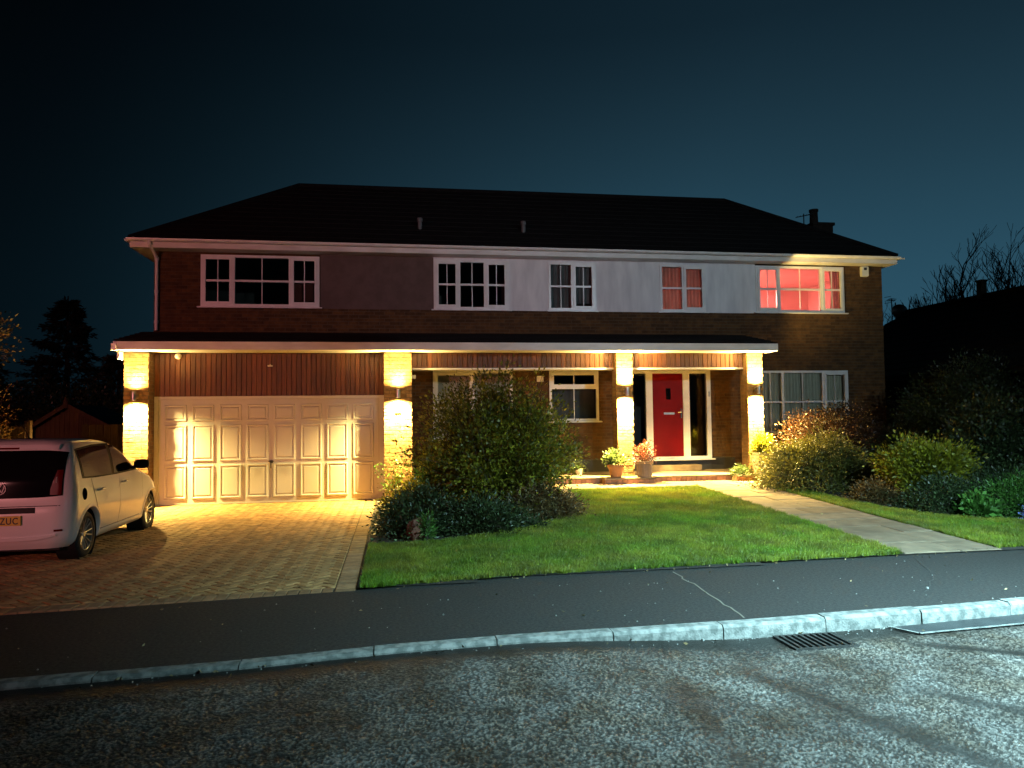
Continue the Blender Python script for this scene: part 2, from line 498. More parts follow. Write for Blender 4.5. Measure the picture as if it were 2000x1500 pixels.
seam('repair_joint', jag((5.48, 6.95), (4.9, 6.35), 8, 0.012), 0.006, M['road'], pavement, 0.003)

# kerb stones
kerb = thing('kerb', 'pale concrete kerb of single stones, dropped in front of the drive', 'kerb', (0, 5.6, 0), kind='structure')
joints = [-14.8 + 0.915 * i for i in range(34)]
for i in range(len(joints) - 1):
    a, b = joints[i] + 0.005, joints[i + 1] - 0.005
    mb = MB()
    vs = []
    nseg = 4
    jit = random.uniform(-0.004, 0.004)
    for k in range(nseg + 1):
        x = lerp(a, b, k / nseg)
        y = kby(x) + jit
        zr = float(road_z(x)) - 0.05
        vs += [(x, y - 0.004, zr), (x, y, -0.016), (x, y + 0.022, 0.006 + jit), (x, y + 0.125, 0.006 + jit), (x, y + 0.125, -0.08)]
    fs = []
    for k in range(nseg):
        for q in range(4):
            fs.append((k * 5 + q, k * 5 + 5 + q, k * 5 + 6 + q, k * 5 + 1 + q))
    fs += [(0, 1, 2, 3, 4), tuple(nseg * 5 + q for q in (4, 3, 2, 1, 0))]
    mb.add(vs, fs)
    mb.build('kerb_stone', M['kerb'], kerb)

# smooth strip and utility patch by the kerb on the right
mb = MB()
z1 = float(road_z(5)) + 0.020
pp = [(4.10, 5.70), (4.20, 5.50), (5.22, 5.58), (6.6, 5.68), (6.6, 5.90), (5.4, 5.83)]
mb.prism(pp, z1 - 0.03, z1, 0.004)
o = mb.build('asphalt_patch', M['patch'], road)
seam('patch_edge', [(4.06, 5.72), (4.18, 5.495), (4.7, 5.535), (5.22, 5.575), (6.6, 5.675)], 0.012, M['kerb'], road, z1 + 0.003)

# drain grate
dr = thing('drain_grate', 'cast iron slotted drain grate set in the road against the kerb', 'drain', (3.26, 5.48, float(road_z(3.26))))
zd = float(road_z(3.26)) + 0.020
mb = MB()
fx0, fx1, fy0, fy1 = 3.0, 3.53, 5.31, 5.67
for (a, b, c_, d_) in ((fx0, fx1, fy0, fy0 + .025), (fx0, fx1, fy1 - .025, fy1), (fx0, fx0 + .025, fy0 + .025, fy1 - .025), (fx1 - .025, fx1, fy0 + .025, fy1 - .025)):
    mb.box(a, b, c_, d_, zd - 0.02, zd)
mb.build('grate_frame', M['iron'], dr)
mb = MB(); mb.box(fx0 + .005, fx1 - .005, fy0 + .005, fy1 - .005, zd - 0.03, zd - 0.0125); mb.build('gully', M['black_plastic'], dr)
for k in range(9):
    x = fx0 + 0.045 + k * 0.0535
    mb = MB()
    mb.add([(x, fy0 + .025, zd - .012), (x + .026, fy0 + .025, zd - .012), (x + .026, fy1 - .025, zd - .012), (x, fy1 - .025, zd - .012),
            (x + .003, fy0 + .025, zd + .004), (x + .023, fy0 + .025, zd + .004), (x + .023, fy1 - .025, zd + .004), (x + .003, fy1 - .025, zd + .004)],
           [(4, 5, 6, 7), (0, 1, 5, 4), (1, 2, 6, 5), (2, 3, 7, 6), (3, 0, 4, 7)])
    mb.build('bar', M['iron'], dr)

# road chippings: real little stones bedded in the asphalt
def tnoise(x, y, seed, sc):
    r = np.random.default_rng(seed)
    g = r.random((64, 64))
    u, v = np.asarray(x) * sc, np.asarray(y) * sc
    i, j = np.floor(u).astype(int), np.floor(v).astype(int)
    a, b = u - i, v - j
    a, b = a * a * (3 - 2 * a), b * b * (3 - 2 * b)
    G = lambda p, q: g[p % 64, q % 64]
    return (G(i, j) * (1 - a) + G(i + 1, j) * a) * (1 - b) + (G(i, j + 1) * (1 - a) + G(i + 1, j + 1) * a) * b
def road_relief():
    """the near road as a fine mesh: worn stones stand proud of the dark binder, fat dark streaks where the binder bled"""
    NU, NT = 1360, 500
    U, T = np.linspace(0, 1, NU), np.linspace(0, 1, NT)
    y0 = 2.25 + 3.35 * T                              # rows run away from the camera, denser near it by their width
    xl, xr = -0.56 * y0 - .25, 1.06 * y0 + .25
    x = xl[None, :] + (xr - xl)[None, :] * U[:, None]
    kk = np.interp(x, [p[0] for p in KERB_Y], [p[1] for p in KERB_Y]) - 0.004
    y = 2.25 + (kk - 2.25) * T[None, :]
    d = kk - y
    xw, yw = x + 0.02 * (tnoise(x, y, 21, 14) - .5), y + 0.02 * (tnoise(x, y, 22, 14) - .5)
    n1 = tnoise(xw * .8 + yw * .6, yw * .8 - xw * .6, 23, 78); n2 = tnoise(xw * .6 - yw * .8, yw * .6 + xw * .8, 24, 128); n3 = tnoise(x, y, 25, 190)
    hgt = 0.50 * n1 + 0.33 * n2 + 0.17 * n3
    big = 0.55 * tnoise(x, y, 1, 1.7) + 0.45 * tnoise(x, y, 2, 6)
    rough = sstep(0.12, 0.40, d) * (0.45 + 0.75 * big)
    def band(a, b, w, amt):
        ax, ay = a; bx, by = b
        t = ((x - ax) * (bx - ax) + (y - ay) * (by - ay)) / ((bx - ax) ** 2 + (by - ay) ** 2)
        dist = np.hypot(x - (ax + t * (bx - ax)), y - (ay + t * (by - ay))) + 0.10 * (tnoise(x, y, 5, 6) - .5)
        return 1 - amt * np.exp(-(dist / w) ** 2) * sstep(-0.15, 0.2, t)
    wear = band((2.35, 5.0), (3.0, 3.5), 0.13, 0.85) * band((3.9, 5.35), (5.6, 4.35), 0.07, 0.95) * band((1.85, 4.75), (1.75, 3.9), 0.07, 0.5) * band((3.3, 4.5), (4.2, 3.5), 0.09, 0.8)
    wear = wear * (1 - 0.6 * np.exp(-((x - 1.75) / .16) ** 2 - ((y - 4.55) / .22) ** 2))
    rough = rough * wear
    crest = sstep(0.44, 0.66, hgt)
    z = -0.03 - 0.085 * sstep(0.9, 3.0, x) + 0.002 + (0.0085 * (hgt - .35) * (0.35 + rough) + 0.003 * crest * rough)
    edge = np.minimum(1, np.minimum(np.minimum(x - xl[None, :], xr[None, :] - x), y - 2.25) / .1)
    z = z - 0.006 * (1 - edge)
    spec = tnoise(x, y, 26, 130)
    tint = 0.10 + 0.90 * crest * rough * (0.45 + 0.9 * spec) + 0.10 * rough
    tint = tint * (0.7 + 0.5 * tnoise(x, y, 27, 3))
    me = bpy.data.meshes.new('worn_surface')
    nx, ny = x.shape
    me.vertices.add(nx * ny)
    me.vertices.foreach_set('co', np.stack([x, y, z], 2).astype(np.float32).ravel())
    ii = (np.arange(nx - 1)[:, None] * ny + np.arange(ny - 1)[None, :]).ravel()
    q = np.stack([ii, ii + ny, ii + ny + 1, ii + 1], 1).astype(np.int32)
    me.loops.add(q.size); me.loops.foreach_set('vertex_index', q.ravel())
    me.polygons.add(len(q)); me.polygons.foreach_set('loop_start', np.arange(0, q.size, 4, dtype=np.int32))
    me.polygons.foreach_set('use_smooth', np.ones(len(q), dtype=bool))
    at = me.attributes.new('tint', 'FLOAT', 'POINT'); at.data.foreach_set('value', tint.astype(np.float32).ravel())
    me.materials.append(M['chip'])
    me.update(calc_edges=True)
    o = link_mesh('worn_surface', me, road)
road_relief()

# loose grit along the kerb and on the pavement
def grit():
    n = 240
    x = RNG.uniform(-3.5, 6, n)
    k = np.interp(x, [p[0] for p in KERB_Y], [p[1] for p in KERB_Y])
    on_pave = RNG.random(n) < 0.35
    y = np.where(on_pave, k + RNG.uniform(0.15, 1.9, n), k - RNG.exponential(0.05, n) - 0.015)
    z = np.where(on_pave, 0.0, road_z(x))
    x = np.where(on_pave, x, np.where(RNG.random(n) < .6, RNG.uniform(2.4, 6, n), x))
    k2 = np.interp(x, [p[0] for p in KERB_Y], [p[1] for p in KERB_Y])
    y = np.where(on_pave, y, k2 - (k - y)); z = np.where(on_pave, 0.0, road_z(x))
    r = RNG.uniform(0.004, 0.010, n); r[:3] = 0.017
    mbg = MB()
    for i in range(n):
        a = random.random() * 6.28
        pts = [(x[i] + r[i] * math.cos(a + q * 1.2566) * random.uniform(.7, 1), y[i] + r[i] * math.sin(a + q * 1.2566), z[i]) for q in range(5)]
        mbg.tint = random.uniform(.6, 1.4)
        top = (x[i], y[i], z[i] + r[i] * 1.1)
        mid = [(lerp(p[0], x[i], .25), lerp(p[1], y[i], .25), z[i] + r[i] * .8) for p in pts]
        mbg.add(pts + mid + [top], [(q, (q + 1) % 5, 5 + (q + 1) % 5, 5 + q) for q in range(5)] + [(5 + q, 5 + (q + 1) % 5, 10) for q in range(5)])
    tag(mbg.build('loose_grit', M['pebble']), 'loose pale grit scattered along the kerb and pavement', 'grit', kind='stuff')
grit()

# ------------------------------------------------------------------ driveway of herringbone blocks
drive = thing('driveway', 'buff block paved driveway laid in herringbone in front of the garage', 'driveway', (-3, 11, 0), kind='structure')
DX0, DX1 = -9.0, -0.60
mb = MB()
mb.add([(-9.0, pin(-9.0), -0.008), (-0.38, pin(-0.38), -0.008), (-0.25, 15.7, -0.008), (-9, 16.0, -0.008)], [(0, 1, 2, 3)])
mb.build('sand_bed', M['sand'], drive)

def clip_poly(poly, planes):
    for (nx, ny, d) in planes:                       # keep nx*x+ny*y<=d
        out = []
        for i in range(len(poly)):
            p, q = poly[i], poly[(i + 1) % len(poly)]
            a, b = nx * p[0] + ny * p[1] - d, nx * q[0] + ny * q[1] - d
            if a <= 0: out.append(p)
            if (a < 0 < b) or (b < 0 < a):
                t = a / (a - b); out.append((lerp(p[0], q[0], t), lerp(p[1], q[1], t)))
        poly = out
        if len(poly) < 3: return []
    return poly
def area(p): return abs(sum(p[i][0] * p[(i + 1) % len(p)][1] - p[(i + 1) % len(p)][0] * p[i][1] for i in range(len(p)))) / 2

front_n = Vector((-(pin(-0.6) - pin(-9)) / 8.4, 1, 0))
_fd = lambda off: (front_n.x * -9 + front_n.y * (pin(-9.0) + off))
planes = [(-1, 0, 9.0), (1, 0, DX1), (0, 1, 15.66), (-front_n.x, -front_n.y, -_fd(0.215))]
blocks = []
L, Wd, g = 0.2, 0.1, 0.006
c45 = math.cos(rad(45))
for i in range(-130, 160):
    for j in range(-130, 160):
        s = (i - j) % 4
        if s == 0: r = (i, j, i + 2, j + 1)
        elif s == 3: r = (i, j, i + 1, j + 2)
        else: continue
        x0, y0, x1, y1 = [q * 0.1 for q in r]
        cs = [(x0 + g, y0 + g), (x1 - g, y0 + g), (x1 - g, y1 - g), (x0 + g, y1 - g)]
        poly = [(-4.5 + (x - y) * c45, 11.0 + (x + y) * c45) for x, y in cs]
        cx = sum(p[0] for p in poly) / 4; cy = sum(p[1] for p in poly) / 4
        if cx < -9.3 or cx > -0.3 or cy < 6.4 or cy > 15.9: continue
        if cx < -6.5 and cy > 9.5: continue
        poly = clip_poly(poly, planes)
        if len(poly) >= 3 and area(poly) > 0.0015:
            blocks.append((poly, 0))
# border: soldier rows along the pavement and the lawn
x = -9.0
while x < -0.62:
    a, b = x + 0.004, x + 0.104
    blocks.append(([(a, pin(-9) + (a + 9) * -front_n.x + 0.006), (b, pin(-9) + (b + 9) * -front_n.x + 0.006), (b, pin(-9) + (b + 9) * -front_n.x + 0.206), (a, pin(-9) + (a + 9) * -front_n.x + 0.206)], 1))
    x += 0.109
y = 7.52
while y < 15.5:
    blocks.append(([(-0.592, y + .004), (-0.392, y + .004), (-0.392, y + .104), (-0.592, y + .104)], 1))
    y += 0.108
vis = lambda p: abs((sum(q[0] for q in p) / len(p)) - 0.158 * (sum(q[1] for q in p) / len(p))) < 0.72 * (sum(q[1] for q in p) / len(p))
def bdist(bk):
    p = bk[0]; cx = sum(q[0] for q in p) / len(p); cy = sum(q[1] for q in p) / len(p)
    return math.hypot(cx, cy) if vis(p) and cx > -3.4 - 0 * cy else 1e3 + math.hypot(cx, cy)
blocks.sort(key=bdist)
mb = MB()
for k, (poly, border) in enumerate(blocks):
    z = 0.004 + random.uniform(-0.0025, 0.0025)
    if k < 300:
        one = MB(); one.prism(poly, -0.05, z, 0.008)
        one.build('paving_block', M['block_grey'] if border else M['block'], drive)
    else:
        mb.tint = random.uniform(0.72, 1.28) * (0.85 if border else 1)
        mb.prism(poly, -0.03, z, 0.008)
mb.build('paving_blocks', M['block_stuff'], drive)['kind'] = 'stuff'

# ------------------------------------------------------------------ lawn, beds, path
def sheet(name, poly_test, x0, x1, y0, y1, step, m, dz=0.0):
    mb = MB()
    nx, ny = int((x1 - x0) / step) + 1, int((y1 - y0) / step) + 1
    X = np.linspace(x0, x1, nx); Yv = np.linspace(y0, y1, ny)
    idx = {}
    for i in range(nx - 1):
        for j in range(ny - 1):
            if poly_test((X[i] + X[i + 1]) / 2, (Yv[j] + Yv[j + 1]) / 2):
                q = []
                for (a, b) in ((i, j), (i + 1, j), (i + 1, j + 1), (i, j + 1)):
                    if (a, b) not in idx:
                        idx[(a, b)] = len(mb.v)
                        mb.v.append((X[a], Yv[b], float(gz(X[a], Yv[b])) + dz)); mb.t.append(1)
                    q.append(idx[(a, b)])
                mb.f.append(tuple(q)); mb.m.append(0)
    return mb.build(name, m)
# earth under everything in the garden
def in_garden(x, y): return y > pin(x) + 0.0
sheet('garden_bed', lambda x, y: y > pin(x) - 0.02, -0.38, 16, 7.4, 16.8, 0.2, M['soil'])['kind'] = 'structure'
tag(bpy.data.objects['garden_bed'], 'dark soil of the planted beds under the shrubs', 'flower bed')

BEDL = [(-0.4, 10.05), (0.6, 10.02), (1.63, 10.35), (2.4, 11.0), (2.95, 12.3), (3.3, 13.4), (3.1, 14.3)]
def bed_left_front(x):
    return float(np.interp(x, [p[0] for p in BEDL[:6]], [p[1] for p in BEDL[:6]]))
BEDR = [(8.0, 20), (7.9, 13.3), (7.75, 12.3), (7.8, 11.3), (8.3, 10.2), (9.2, 9.6), (11, 9.4), (14, 9.6)]
def in_bed_right(x, y):
    if x < 7.7: return False
    if y > 11: xe = np.interp(y, [11, 12.3, 13.3, 20], [7.85, 7.72, 7.75, 7.9]); return x > xe
    return y > np.interp(x, [7.8, 8.3, 9.2, 11, 14], [11.2, 10.2, 9.6, 9.4, 9.6])
PX0, PX1 = 5.95, 7.25
def is_lawn(x, y):
    if y < pin(x) + 0.015: return False
    if x < -0.36: return False
    if PX0 - 0.02 < x < PX1 + 0.02: return False
    if y > 14.12: return x > 7.3 and y < 14.4 and x < 7.9
    if x < 3.3 and y > bed_left_front(x) + 0.05 * math.sin(x * 9): return False
    if in_bed_right(x, y): return False
    return x < 15
lawn = sheet('lawn', is_lawn, -0.4, 15, 7.4, 14.4, 0.06, M['turf'], 0.006)
tag(lawn, 'mown front lawn sloping up from the pavement to the house', 'lawn', kind='structure')
def grass():
    N = 1150000
    x = RNG.uniform(-0.38, 12.5, N); y = RNG.uniform(7.45, 14.4, N)
    # keep density up near the camera, thinner far away
    keep = RNG.random(N) < np.clip((9.5 / y) ** 1.6, 0.25, 1)
    keep &= (x < 0.98 * y + 0.6)
    x, y = x[keep], y[keep]
    pinv = np.interp(x, [p[0] for p in PAVE_IN], [p[1] for p in PAVE_IN])
    edge = 0.02 * np.sin(x * 13) + 0.02 * np.sin(x * 31)
    ok = (y > pinv + 0.008 + edge * .6) & (x > -0.37 + edge * .5) & ~((x > PX0 + 0.0 + 0.02 * np.sin(y * 17)) & (x < PX1 - 0.0 + 0.02 * np.sin(y * 14)))
    bl = np.interp(x, [p[0] for p in BEDL[:6]], [p[1] for p in BEDL[:6]])
    ok &= ~((x < 3.3) & (y > bl + 0.05 + edge))
    far = (y > 14.12 + edge)
    ok &= ~(far & ~((x > 7.3) & (x < 7.9)))
    xe = np.interp(y, [11, 12.3, 13.3, 20], [7.9, 7.77, 7.8, 7.95])
    yb = np.interp(x, [7.8, 8.3, 9.2, 11, 14], [11.2, 10.2, 9.6, 9.4, 9.6])
    ok &= ~((x > 7.7) & np.where(y > 11, x > xe, y > yb))
    x, y = x[ok], y[ok]; n = len(x)
    z = gz(x, y) + 0.004
    a = RNG.uniform(0, 6.283, n)
    tuft = tnoise(x, y, 11, 3.5)
    fine = tnoise(x, y, 12, 14)
    h = (0.022 + 0.022 * RNG.random(n)) * (0.75 + 0.5 * fine)
    pe = np.minimum(np.abs(y - np.interp(x, [p[0] for p in PAVE_IN], [p[1] for p in PAVE_IN])), np.minimum(np.abs(x - PX0), np.abs(x - PX1)))
    h *= 1 + 0.5 * np.exp(-(pe / 0.06) ** 2)
    w = RNG.uniform(0.0022, 0.0042, n) * (1 + (y - 8) * 0.10)
    lean = RNG.uniform(0.2, 0.9, n) * h
    la = RNG.uniform(0, 6.283, n)
    V = np.empty((n, 3, 3))
    V[:, 0] = np.stack([x - w * np.cos(a), y - w * np.sin(a), z], 1)
    V[:, 1] = np.stack([x + w * np.cos(a), y + w * np.sin(a), z], 1)
    V[:, 2] = np.stack([x + lean * np.cos(la), y + lean * np.sin(la), z + h], 1)
    tint = np.clip(RNG.normal(1, 0.22, n) * (0.65 + 0.7 * tuft) * (0.8 + .4 * fine), 0.3, 2.0)
    tint[RNG.random(n) < 0.004] = 3.2
    o = np_mesh('grass', V.reshape(-1, 3), 3, tint, M['grass'])
    tag(o, 'short green grass blades of the front lawn', 'grass', kind='stuff')
grass()

def leaves(P, D, size, aspect, fold=0.25):
    """n leaves: base points, axis directions -> (n*4,3) folded rhombi"""
    n_ = len(P)
    D = D / (np.linalg.norm(D, axis=1, keepdims=True) + 1e-9)
    R_ = RNG.normal(size=(n_, 3)); R_ -= (R_ * D).sum(1, keepdims=True) * D
    R_ /= np.linalg.norm(R_, axis=1, keepdims=True) + 1e-9
    Nn = np.cross(D, R_)
    s = size[:, None]
    V = np.empty((n_, 4, 3))
    V[:, 0] = P
    V[:, 1] = P + D * s * .5 + R_ * s * aspect * .5 + Nn * s * fold * .3
    V[:, 2] = P + D * s
    V[:, 3] = P + D * s * .5 - R_ * s * aspect * .5 + Nn * s * fold * .3
    return V.reshape(-1, 3)


def litter():
    n = 170
    x = RNG.uniform(-0.3, 8.5, n); y = RNG.uniform(6.2, 14.0, n)
    x[:70] = RNG.uniform(-3, 6, 70); y[:70] = np.interp(x[:70], [p[0] for p in KERB_Y], [p[1] for p in KERB_Y]) + np.where(RNG.random(70) < .6, -RNG.exponential(.06, 70) - .02, RNG.uniform(.15, 2.2, 70))
    y[70:120] = np.interp(x[70:120], [p[0] for p in PAVE_IN], [p[1] for p in PAVE_IN]) - RNG.exponential(.05, 50) - .01
    pv = np.interp(x, [p[0] for p in PAVE_IN], [p[1] for p in PAVE_IN]); kv = np.interp(x, [p[0] for p in KERB_Y], [p[1] for p in KERB_Y])
    z = np.where(y < kv, road_z(x) + .012, np.where(y < pv, .006, gz(x, y) + .045))
    z = np.where((x > PX0) & (x < PX1) & (y > 8), .03 + .24 * (y - 8) / 6.3, z)
    P = np.stack([x, y, z], 1)
    D = np.stack([RNG.normal(size=n), RNG.normal(size=n), RNG.uniform(0, .5, n)], 1)
    o = np_mesh('fallen_leaves', leaves(P, D, RNG.uniform(.018, .045, n), .55, .5), 4, RNG.uniform(.5, 1.6, n), M['litter'])
    tag(o, 'small fallen leaves scattered on lawn, pavement and gutter', 'leaf litter', kind='stuff')
litter()

path = thing('garden_path', 'stone flagged garden path from the pavement to the front step', 'path', (6.6, 8, 0), kind='structure')
def slab_piece(x0, x1, y0, y1, lift=0.0):
    g = 0.006
    mb = MB()
    def zz(x, y): return 0.022 + 0.24 * min(1, max(0, (y - 8) / 6.3)) + lift
    x0 += g; x1 -= g; y0 += g; y1 -= g
    c = 0.008
    j = lambda: random.uniform(-0.006, 0.006)
    q = [(x0 + j(), y0 + j()), (x1 + j(), y0 + j()), (x1 + j(), y1 + j()), (x0 + j(), y1 + j())]
    cx, cy = (x0 + x1) / 2, (y0 + y1) / 2
    inn = [(p[0] + (c if p[0] < cx else -c), p[1] + (c if p[1] < cy else -c)) for p in q]
    vs = [(p[0], p[1], zz(*p) - 0.06) for p in q] + [(p[0], p[1], zz(*p) - c) for p in q] + [(p[0], p[1], zz(*p)) for p in inn]
    fs = [(8, 9, 10, 11)]
    for Lv in range(2):
        for i in range(4):
            k = (i + 1) % 4
            fs.append((Lv * 4 + i, Lv * 4 + k, Lv * 4 + 4 + k, Lv * 4 + 4 + i))
    mb.add(vs, fs)
    mb.build('paving_slab', M['slab'], path)
y = 8.02
r_ = random.Random(21)
while y < 14.2:
    d = r_.choice([0.42, 0.55, 0.62, 0.48])
    y2 = min(y + d, 14.22)
    if y2 > 14.0: y2 = 14.22
    sp = r_.choice([None, 0.45, 0.6, 0.75, 0.85])
    lf = r_.uniform(-0.004, 0.004)
    if sp is None: slab_piece(PX0, PX1, y, y2, lf)
    else:
        slab_piece(PX0, PX0 + sp, y, y2, lf); slab_piece(PX0 + sp, PX1, y, y2, -lf)
    y = y2
x = 0.4
while x < 8.1:                                        # strip of slabs along the foot of the step
    slab_piece(x, x + 0.6, 14.22, 14.66, r_.uniform(-.003, .003)); slab_piece(x, x + 0.6, 14.66, 15.14, r_.uniform(-.003, .003))
    x += 0.6
mb = MB()
mb.quad((PX0, 8.0, -0.01), (PX1, 8.0, -0.01), (PX1, 14.25, 0.225), (PX0, 14.25, 0.225))
mb.quad((0.38, 14.2, 0.23), (8.2, 14.2, 0.23), (8.2, 15.16, 0.24), (0.38, 15.16, 0.24))
mb.build('mortar_bed', M['mortar'], path)

# porch step: brick front, slab top, two small platforms
step = thing('porch_step', 'low brick fronted porch step with two projecting platforms', 'step', (4.3, 15.15, 0.25), kind='structure')
SZ = 0.385
mb = MB()
mb.box(0.36, 8.25, 15.19, 16.69, 0.0, SZ - 0.035)
mb.box(4.30, 5.34, 14.90, 15.19, 0.0, SZ - 0.035)
mb.box(7.20, 8.25, 14.90, 15.19, 0.0, SZ - 0.035)
mb.build('step_core', M['mortar'], step)
def step_bricks(p, q, n):
    px, py = p; qx, qy = q
    d = Vector((qx - px, qy - py, 0)); Ln = d.length; d.normalize(); nrm = Vector((d.y, -d.x, 0))
    for k in range(n):
        a, b = Ln * k / n + 0.004, Ln * (k + 1) / n - 0.004
        P = Vector((px, py, 0))
        A, B = P + d * a, P + d * b
        o_ = nrm * (0.010 + random.uniform(-.002, .002)); i_ = nrm * -0.03
        one = MB(); one.prism([(A + o_)[:2], (B + o_)[:2], (B + i_)[:2], (A + i_)[:2]], 0.215, SZ - 0.04, 0.003)
        one.build('brick', M['red_brick'], step)
step_bricks((0.40, 15.18), (4.28, 15.18), 35)
step_bricks((5.36, 15.18), (7.18, 15.18), 16)
step_bricks((4.30, 14.89), (5.34, 14.89), 9)
step_bricks((7.20, 14.89), (8.25, 14.89), 9)
step_bricks((4.29, 15.16), (4.29, 14.90), 2)
step_bricks((7.19, 15.16), (7.19, 14.90), 2)
step_bricks((5.35, 14.90), (5.35, 15.16), 2)
def cap(x0, x1, y0, y1):
    mb = MB(); mb.bevbox(x0 + .003, x1 - .003, y0 + .003, y1 - .003, SZ - 0.04, SZ + random.uniform(-.0015, .0015), 0.006); mb.build('coping_slab', M['slab'], step)
x = 0.38
while x < 8.2:
    w = 0.6 if x + 0.6 < 8.1 else 8.27 - x
    cap(x, x + w, 15.15, 15.68)
    cap(x, x + w, 15.68, 16.19)
    cap(x, x + w, 16.19, 16.69)
    x += w
cap(4.27, 4.82, 14.86, 15.145); cap(4.82, 5.37, 14.86, 15.145); cap(7.17, 7.7, 14.86, 15.145); cap(7.7, 8.27, 14.86, 15.145)

# ------------------------------------------------------------------ the house
house = thing('brick_house', 'long two storey brick house with lit porch pillars, garage and dark hipped roof', 'house', (3.5, 16.7, 0))
YM = 16.70
HX0, HX1, HYB = -5.05, 12.0, 22.3
EAVE = 5.31
OPEN = dict(w1=(-4.10, -1.62, 4.13, 5.25), w2=(0.89, 2.60, 4.12, 5.25), w3=(3.52, 4.65, 4.12, 5.24), w4=(6.21, 7.35, 4.12, 5.24),
            w5=(8.63, 10.95, 4.13, 5.26), w6=(8.62, 10.98, 1.20, 2.71), wk=(3.51, 4.67, 1.56, 2.72), wl=(0.85, 2.65, 1.20, 2.72),
            door=(5.30, 7.41, 0.42, 2.72))
PANELS = [(-1.60, 0.88, 4.10, EAVE), (0.88, 8.63, 4.10, EAVE)]


def rect_cells(x0, x1, z0, z1, holes):
    xs_ = sorted({x0, x1, *[h[0] for h in holes], *[h[1] for h in holes]}); zs_ = sorted({z0, z1, *[h[2] for h in holes], *[h[3] for h in holes]})
    xs_ = [v for v in xs_ if x0 <= v <= x1]; zs_ = [v for v in zs_ if z0 <= v <= z1]
    for i in range(len(xs_) - 1):
        for j in range(len(zs_) - 1):
            cx, cz = (xs_[i] + xs_[i + 1]) / 2, (zs_[j] + zs_[j + 1]) / 2
            if not any(h[0] < cx < h[1] and h[2] < cz < h[3] for h in holes):
                yield xs_[i], xs_[i + 1], zs_[j], zs_[j + 1]


holes = list(OPEN.values())
# wall: mortar faced shell with real thickness round the openings
mb = MB()
for (a, b, c_, d_) in rect_cells(HX0, HX1, 0.0, EAVE, holes):
    mb.box(a, b, YM + 0.008, YM + 0.26, c_, d_)
mb.box(HX0 + 0.008, HX0 + 0.25, YM + 0.26, HYB, 0, EAVE)
mb.box(HX1 - 0.25, HX1 - 0.008, YM + 0.26, HYB, 0, EAVE)
mb.box(HX0, HX1, HYB, HYB + 0.25, 0, EAVE)
mb.box(HX0 + .25, HX1 - .25, YM + .26, HYB, EAVE - 0.05, EAVE)           # ceiling
mb.box(-5.10, -4.73, 15.75, YM + 0.008, 0, 3.03)                          # garage flank
mb.box(-0.20, 0.34, 15.66, YM + 0.008, 0, 3.03)
wall = mb.build('wall', M['mortar'], house)

# room partitions and floor
mb = MB()
mb.box(HX0 + .25, HX1 - .25, YM + .262, HYB, 2.80, 2.9)
mb.box(5.5, 5.6, YM + .262, HYB, 2.9, EAVE - .05)
mb.box(2.9, 3.0, YM + .262, HYB, 2.9, EAVE - .05)
mb.box(-0.5, -0.4, YM + .262, HYB, 0, EAVE - .05)
mb.box(5.0, 5.1, YM + .262, HYB, 0, 2.8)
mb.box(7.9, 8.0, YM + .262, HYB, 0, 2.8)
mb.box(HX0 + .25, 5.5, 20.2, 20.3, 0, EAVE - .05)
mb.box(5.5, HX1 - .25, 20.2, 20.3, 0, 2.8)
mb.box(HX0 + .25, HX1 - .25, YM + .262, HYB, 0.3, 0.4)
mb.build('inner_wall', M['room'], house)
mb = MB()
X0, X1, Y0, Y1, Z0, Z1 = 7.85, 11.74, YM + 0.262, 19.6, 2.905, EAVE - 0.055
for (a, b, c_, d_) in rect_cells(X0, X1, Z0, Z1, [OPEN['w5']]):
    mb.quad((a, Y0, c_), (b, Y0, c_), (b, Y0, d_), (a, Y0, d_))
mb.quad((X0, Y0, Z0), (X0, Y1, Z0), (X0, Y1, Z1), (X0, Y0, Z1)); mb.quad((X1, Y0, Z0), (X1, Y1, Z0), (X1, Y1, Z1), (X1, Y0, Z1))
mb.quad((X0, Y1, Z0), (X1, Y1, Z0), (X1, Y1, Z1), (X0, Y1, Z1)); mb.quad((X0, Y0, Z0), (X1, Y0, Z0), (X1, Y1, Z0), (X0, Y1, Z0)); mb.quad((X0, Y0, Z1), (X1, Y0, Z1), (X1, Y1, Z1), (X0, Y1, Z1))
X0, X1 = 5.65, 7.82
for (a, b, c_, d_) in rect_cells(X0, X1, Z0, Z1, [OPEN['w4']]):
    mb.quad((a, Y0, c_), (b, Y0, c_), (b, Y0, d_), (a, Y0, d_))
mb.quad((X0, Y0, Z0), (X0, Y1, Z0), (X0, Y1, Z1), (X0, Y0, Z1)); mb.quad((X1, Y0, Z0), (X1, Y1, Z0), (X1, Y1, Z1), (X1, Y0, Z1))
mb.quad((X0, Y1, Z0), (X1, Y1, Z0), (X1, Y1, Z1), (X0, Y1, Z1)); mb.quad((X0, Y0, Z0), (X1, Y0, Z0), (X1, Y1, Z0), (X0, Y1, Z0)); mb.quad((X0, Y0, Z1), (X1, Y0, Z1), (X1, Y1, Z1), (X0, Y1, Z1))
mb.box(8.0, 11.7, 19.55, 19.59, 4.62, 4.66)                                # picture rail
mb.build('lit_room', M['room_red'], house)


